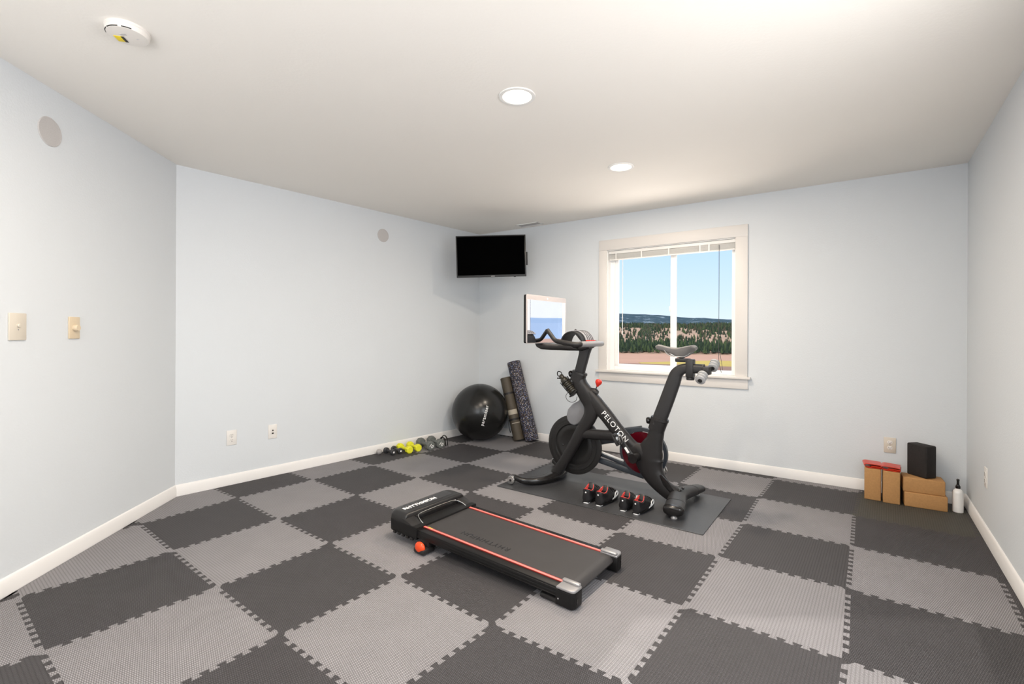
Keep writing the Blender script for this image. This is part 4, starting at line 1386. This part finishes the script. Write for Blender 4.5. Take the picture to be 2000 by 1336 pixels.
# rear end caps
for s in (-1, 1):
    m = MB()
    pts = quarter_round([(-.012, s * .180), (.085, s * .180), (.085, s * (W + .006)), (-.012, s * (W + .006))], [.006, .0, .0, .030] if True else .01, 5)
    m.prism(pts, .006, .074, .003, 2)
    m.build('end_cap', M_tbody, tm)
    ec = tm.children[-1]
    MB().prism(quarter_round([(-.010, s * .180), (.085, s * .180), (.085, s * (W + .004)), (-.010, s * (W + .004))], [.006, .0, .0, .028], 5), .074, .088, .005, 3).build('silver_cap_top', M_silver, ec)
    MB().box((.040, s * .190, .092), (.092, .022, .014), .006, 3).build('cap_ridge', M_silver, ec)
    MB().box((-.0125, s * .226, .036), (.002, .008, .024), .0008).build('adjuster_slot', M_gloss, ec)
    MB().sphere((.072, s * (W + .006), .034), .004, 10, (1, .5, 1)).build('rivet', M_silver, ec)
# motor head: rounded hood with arms reaching back on both sides
HX0, HX1 = 1.055, 1.290
m = MB()
base = quarter_round([(1.03, -W - .004), (HX1, -W - .004), (HX1, W + .004), (1.03, W + .004)], [0, .055, .055, 0], 6)
m.prism(base, .022, .092, .006, 2)
m.build('head_base', M_tbody, tm)
rings = []
def hood_ring(inset, z, back=0.):
    return [(x, y, z) for x, y in quarter_round([(1.135 + back, -W + inset), (HX1 - inset, -W + inset), (HX1 - inset, W - inset), (1.135 + back, W - inset)], [.012, .055 - inset * .4, .055 - inset * .4, .012], 6)]
rings = [hood_ring(-.002, .090), hood_ring(.0, .112), hood_ring(.006, .126), hood_ring(.016, .135, .006), hood_ring(.030, .138, .016)]
MB().loft(rings, close=True, caps=True).build('hood', M_thood, tm)
hd = tm.children[-1]
MB().prism(quarter_round([(1.178, -.188), (1.252, -.188), (1.252, .188), (1.178, .188)], .018, 5), .1375, .1395, .001, 1).build('display_panel', M_gloss, hd)
text('hood_lettering', 'RHYTHMFUN', .040, M_lite, hd, frame(Vector((1.208, .070, .1398)), (0, -1, 0), (1, 0, 0)), extrude=.0004, spacing=1.12, bold=.0016)
for s in (-1, 1):
    arm = []
    for x, w0, w1, z1 in ((1.155, .155, .249, .118), (1.120, .170, .249, .112), (1.085, .178, .249, .100), (1.060, .181, .249, .090), (1.045, .182, .247, .084)):
        arm.append([(x, s * w0, .074), (x, s * w1, .074), (x, s * w1, z1 - .006), (x, s * (w1 - .008), z1), (x, s * (w0 + .006), z1), (x, s * w0, z1 - .004)])
    MB().loft(arm, close=True, caps=True).build('hood_arm', M_thood, hd)
MB().sweep([(1.045, -.181, .086), (1.085, -.177, .103), (1.118, -.162, .113), (1.132, -.130, .1175), (1.134, 0, .119), (1.132, .130, .1175), (1.118, .162, .113), (1.085, .177, .103), (1.045, .181, .086)], .0026, seg=8, sub=5).build('silver_trim', M_chrome, hd)
MB().box((1.128, 0, .098), (.020, .36, .036), .003).build('belt_slot', M_gloss, hd)
m = MB()
m.box((.985, .186, .0845), (.035, .004, .0012)); m.build('yellow_marking', M_yellow, tm)
# feet: the inclined deck stands on small feet, one with an orange-red cover
for s in (-1, 1):
    m = MB()
    m.box((.10, s * .215, .012), (.16, .055, .022), .006)
    m.build('rear_foot', M_black, tm)
for s in (-1, 1):
    m = MB()
    m.box((.965, s * .250, -.006), (.085, .085, .026), .008)
    m.box((.965, s * .215, .015), (.060, .060, .05), .006)
    m.build('front_foot', M_black, tm)
MB().sphere((.968, .278, .010), .033, 24, (1.15, .55, .95)).build('orange_roller', mat('orange_red_gloss', (.75, .07, .015), .12), tm)
for k in range(5):
    MB().box((1.07 + k * .038, W + .002, .022), (.022, .012, .016), .002).build('bottom_vent', M_gloss, tm)

# ------------------------------------------------------------------ outdoors

GZ = -12.0
M_field = mat('dry_field', (.46, .255, .18), .9, noise_scale=.06, noise_amt=.12)
M_grass = mat('yellow_green_grass', (.46, .33, .07), .9, noise_scale=.1, noise_amt=.2)
M_dirt = mat('bare_red_soil', (.24, .13, .095), .9, noise_scale=.1, noise_amt=.15)
M_hill = mat('tan_hillside', (.37, .235, .165), .9, noise_scale=.03, noise_amt=.25)
M_mtn = bpy.data.materials.new('blue_green_mountains')  # distance haze is put into the bluish base colour
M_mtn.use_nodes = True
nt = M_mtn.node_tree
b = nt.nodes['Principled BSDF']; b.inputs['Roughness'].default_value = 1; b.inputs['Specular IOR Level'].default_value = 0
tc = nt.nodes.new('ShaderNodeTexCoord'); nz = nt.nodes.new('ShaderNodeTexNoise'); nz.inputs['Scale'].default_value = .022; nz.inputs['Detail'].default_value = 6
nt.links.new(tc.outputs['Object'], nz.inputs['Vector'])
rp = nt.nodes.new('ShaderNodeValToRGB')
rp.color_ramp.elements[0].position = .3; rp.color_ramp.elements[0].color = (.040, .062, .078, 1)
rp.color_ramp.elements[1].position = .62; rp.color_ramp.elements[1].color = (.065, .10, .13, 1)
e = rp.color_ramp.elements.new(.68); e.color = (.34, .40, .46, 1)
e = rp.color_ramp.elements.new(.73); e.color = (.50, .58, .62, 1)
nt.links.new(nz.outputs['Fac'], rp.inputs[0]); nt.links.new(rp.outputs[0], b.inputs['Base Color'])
def sheet(pts, z, name, material, th=.3):
    return MB().prism(pts, z - th, z).build(name, material)
tag(sheet([(-3000, 20), (6000, -800), (6000, 6000), (-3000, 6000)], GZ, 'field_ground', M_field), kind='structure')
tag(sheet([(58, 214), (92, 150), (400, 60), (500, 215), (100, 246), (60, 228)], GZ + .15, 'grass_strip', M_grass, .1), kind='structure')
tag(sheet([(0, 40), (90, 40), (92, 196), (75, 209), (30, 226), (0, 232)], GZ + .30, 'bare_soil_strip', M_dirt, .1), kind='structure')
# mountains far behind
def ridge(az):
    return 0
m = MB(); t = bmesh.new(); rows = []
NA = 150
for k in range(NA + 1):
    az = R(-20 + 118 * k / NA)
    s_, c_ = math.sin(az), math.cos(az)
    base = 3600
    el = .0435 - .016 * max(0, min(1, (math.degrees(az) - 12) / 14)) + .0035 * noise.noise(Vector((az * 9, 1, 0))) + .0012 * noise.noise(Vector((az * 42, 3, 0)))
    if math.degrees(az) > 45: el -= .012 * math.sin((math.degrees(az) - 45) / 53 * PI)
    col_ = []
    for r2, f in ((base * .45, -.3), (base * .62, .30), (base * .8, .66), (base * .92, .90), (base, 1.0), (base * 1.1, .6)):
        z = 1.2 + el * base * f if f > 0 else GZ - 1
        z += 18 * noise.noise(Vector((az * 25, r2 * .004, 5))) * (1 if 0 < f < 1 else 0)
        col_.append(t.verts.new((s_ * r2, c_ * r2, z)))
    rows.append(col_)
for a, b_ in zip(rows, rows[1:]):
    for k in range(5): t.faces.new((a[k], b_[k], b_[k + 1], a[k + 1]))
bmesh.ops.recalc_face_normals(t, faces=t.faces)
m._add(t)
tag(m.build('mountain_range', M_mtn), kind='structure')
M_haze = mat('haze_painted_mountains', (.30, .38, .52), 1.0, spec=0, noise_scale=.003, noise_amt=.12)  # haze painted as pale blue colour; range added to lighten the screen reflection
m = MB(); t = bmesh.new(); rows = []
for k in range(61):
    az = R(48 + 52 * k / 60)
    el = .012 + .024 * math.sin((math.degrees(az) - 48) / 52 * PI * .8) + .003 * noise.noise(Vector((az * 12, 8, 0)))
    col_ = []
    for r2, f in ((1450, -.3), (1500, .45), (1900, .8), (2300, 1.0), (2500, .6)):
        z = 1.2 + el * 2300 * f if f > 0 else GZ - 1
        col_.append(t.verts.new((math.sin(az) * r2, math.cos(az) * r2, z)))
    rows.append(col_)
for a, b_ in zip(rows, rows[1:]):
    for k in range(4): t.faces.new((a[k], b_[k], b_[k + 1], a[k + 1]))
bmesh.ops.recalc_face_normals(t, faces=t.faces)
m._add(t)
tag(m.build('haze_painted_range', M_haze), kind='structure')
# nearer hill
def hill_z(az, r2):
    u = max(0, min(1, (r2 - 345) / 400))
    el_top = .0185 + .003 * noise.noise(Vector((az * 14, 0, 2)))
    ztop = 1.2 + el_top * 745
    prof_ = u ** .80
    return GZ + (ztop - GZ) * prof_ + 2.2 * noise.noise(Vector((az * 30, r2 * .012, 7))) * math.sin(PI * u)
m = MB(); t = bmesh.new(); rows = []
for k in range(121):
    az = R(2 + 60 * k / 120)
    col_ = []
    for q in range(17):
        r2 = 345 + 400 * q / 16
        col_.append(t.verts.new((math.sin(az) * r2, math.cos(az) * r2, hill_z(az, r2) if q > 0 else GZ - .5)))
    rows.append(col_)
for a, b_ in zip(rows, rows[1:]):
    for q in range(16): t.faces.new((a[q], b_[q], b_[q + 1], a[q + 1]))
bmesh.ops.recalc_face_normals(t, faces=t.faces)
m._add(t)
tag(m.build('wooded_hill', M_hill), kind='structure')
# conifers
def conifer_mesh(seed, mtl):
    rnd = random.Random(seed)
    t = bmesh.new()
    levels = 5
    for k in range(levels):
        z0 = .10 + .74 * k / levels; z1 = z0 + .34 - .02 * k
        rad = .24 * (1 - k / levels * .82) * rnd.uniform(.85, 1.1)
        n = 7
        ring = [t.verts.new((rad * rnd.uniform(.7, 1.15) * math.cos(2 * PI * q / n + k), rad * rnd.uniform(.7, 1.15) * math.sin(2 * PI * q / n + k), z0 + rnd.uniform(-.02, .02))) for q in range(n)]
        top = t.verts.new((0, 0, min(1.0, z1)))
        for q in range(n): t.faces.new((ring[q], ring[(q + 1) % n], top))
        t.faces.new(ring[::-1])
    n = 5
    a = [t.verts.new((.02 * math.cos(2 * PI * q / n), .02 * math.sin(2 * PI * q / n), -.05)) for q in range(n)]
    b_ = [t.verts.new((.015 * math.cos(2 * PI * q / n), .015 * math.sin(2 * PI * q / n), .3)) for q in range(n)]
    for q in range(n): t.faces.new((a[q], a[(q + 1) % n], b_[(q + 1) % n], b_[q]))
    bmesh.ops.recalc_face_normals(t, faces=t.faces)
    me = bpy.data.meshes.new('conifer_tree'); t.to_mesh(me); t.free(); me.materials.append(mtl)
    return me
M_con = [mat('dark_conifer', (.030, .045, .030), .95, spec=.1, noise_scale=3, noise_amt=.3), mat('green_conifer', (.060, .085, .040), .95, spec=.1, noise_scale=3, noise_amt=.3), mat('brown_green_conifer', (.075, .065, .045), .95, spec=.1, noise_scale=3, noise_amt=.3)]
CM = [conifer_mesh(k, M_con[k % 3]) for k in range(3)]
rnd = random.Random(5)
spots = []
tries = 0
while len(spots) < 4800 and tries < 60000:
    tries += 1
    az = R(rnd.uniform(9, 30)) if rnd.random() < .72 else R(rnd.uniform(2.5, 60))
    u = rnd.random()
    r2 = 350 + 385 * u
    # clearings half way up the slope, dense at the foot and on the crest
    dn = noise.noise(Vector((math.degrees(az) * .42, u * 2.3, 9))) + .5 * noise.noise(Vector((math.degrees(az) * 1.3, u * 6, 4)))
    dens = 1.0
    if .17 < u < .80: dens = .11 + max(0, -dn * 1.6 - .02)
    elif .12 < u <= .17: dens = .6
    if rnd.random() > dens: continue
    spots.append((r2, az, u, rnd.uniform(3.6, 6.4) * (.9 if .16 < u < .82 else 1.0), rnd.random()))
spots.sort()
vis_n = 0
stuff = [bmesh.new() for _ in range(3)]
for r2, az, u, hgt, kk in spots:
    x, y = math.sin(az) * r2, math.cos(az) * r2
    z = hill_z(az, r2) - .3
    ki = (1 if kk < .55 else 0) if u < .12 else (0 if kk < .55 else (1 if kk < .8 else 2))
    wsc = hgt * (.85 + .4 * kk)
    inview = .225 < x / y < .455
    if inview and vis_n < 290:
        o = bpy.data.objects.new('conifer_tree', CM[ki]); COL.objects.link(o)
        o.location = (x, y, z); o.scale = (wsc, wsc, hgt); o.rotation_euler = (0, 0, kk * 6)
        tag(o, 'dark green conifer in the dense wood at the foot of the hill beyond the window', 'tree', 'conifers at the edge of the field beyond the window')
        vis_n += 1
    else:
        bm2 = stuff[ki]
        n0 = len(bm2.verts)
        bm2.from_mesh(CM[ki])
        bm2.verts.ensure_lookup_table()
        nv = bm2.verts[n0:]
        bmesh.ops.transform(bm2, matrix=Matrix.Translation((x, y, z)) @ Matrix.Rotation(kk * 6, 4, 'Z') @ Matrix.Diagonal((wsc, wsc, hgt, 1)), verts=nv)
me = bpy.data.meshes.new('hillside_forest')
al = bmesh.new()
for k, bm2 in enumerate(stuff):
    for f in bm2.faces: f.material_index = k
    tm_ = bpy.data.meshes.new('t'); bm2.to_mesh(tm_); bm2.free(); al.from_mesh(tm_); bpy.data.meshes.remove(tm_)
al.to_mesh(me); al.free()
for mt in M_con: me.materials.append(mt)
tag(link('hillside_forest', me), 'conifers scattered over the hill beyond the window', 'forest', kind='stuff')
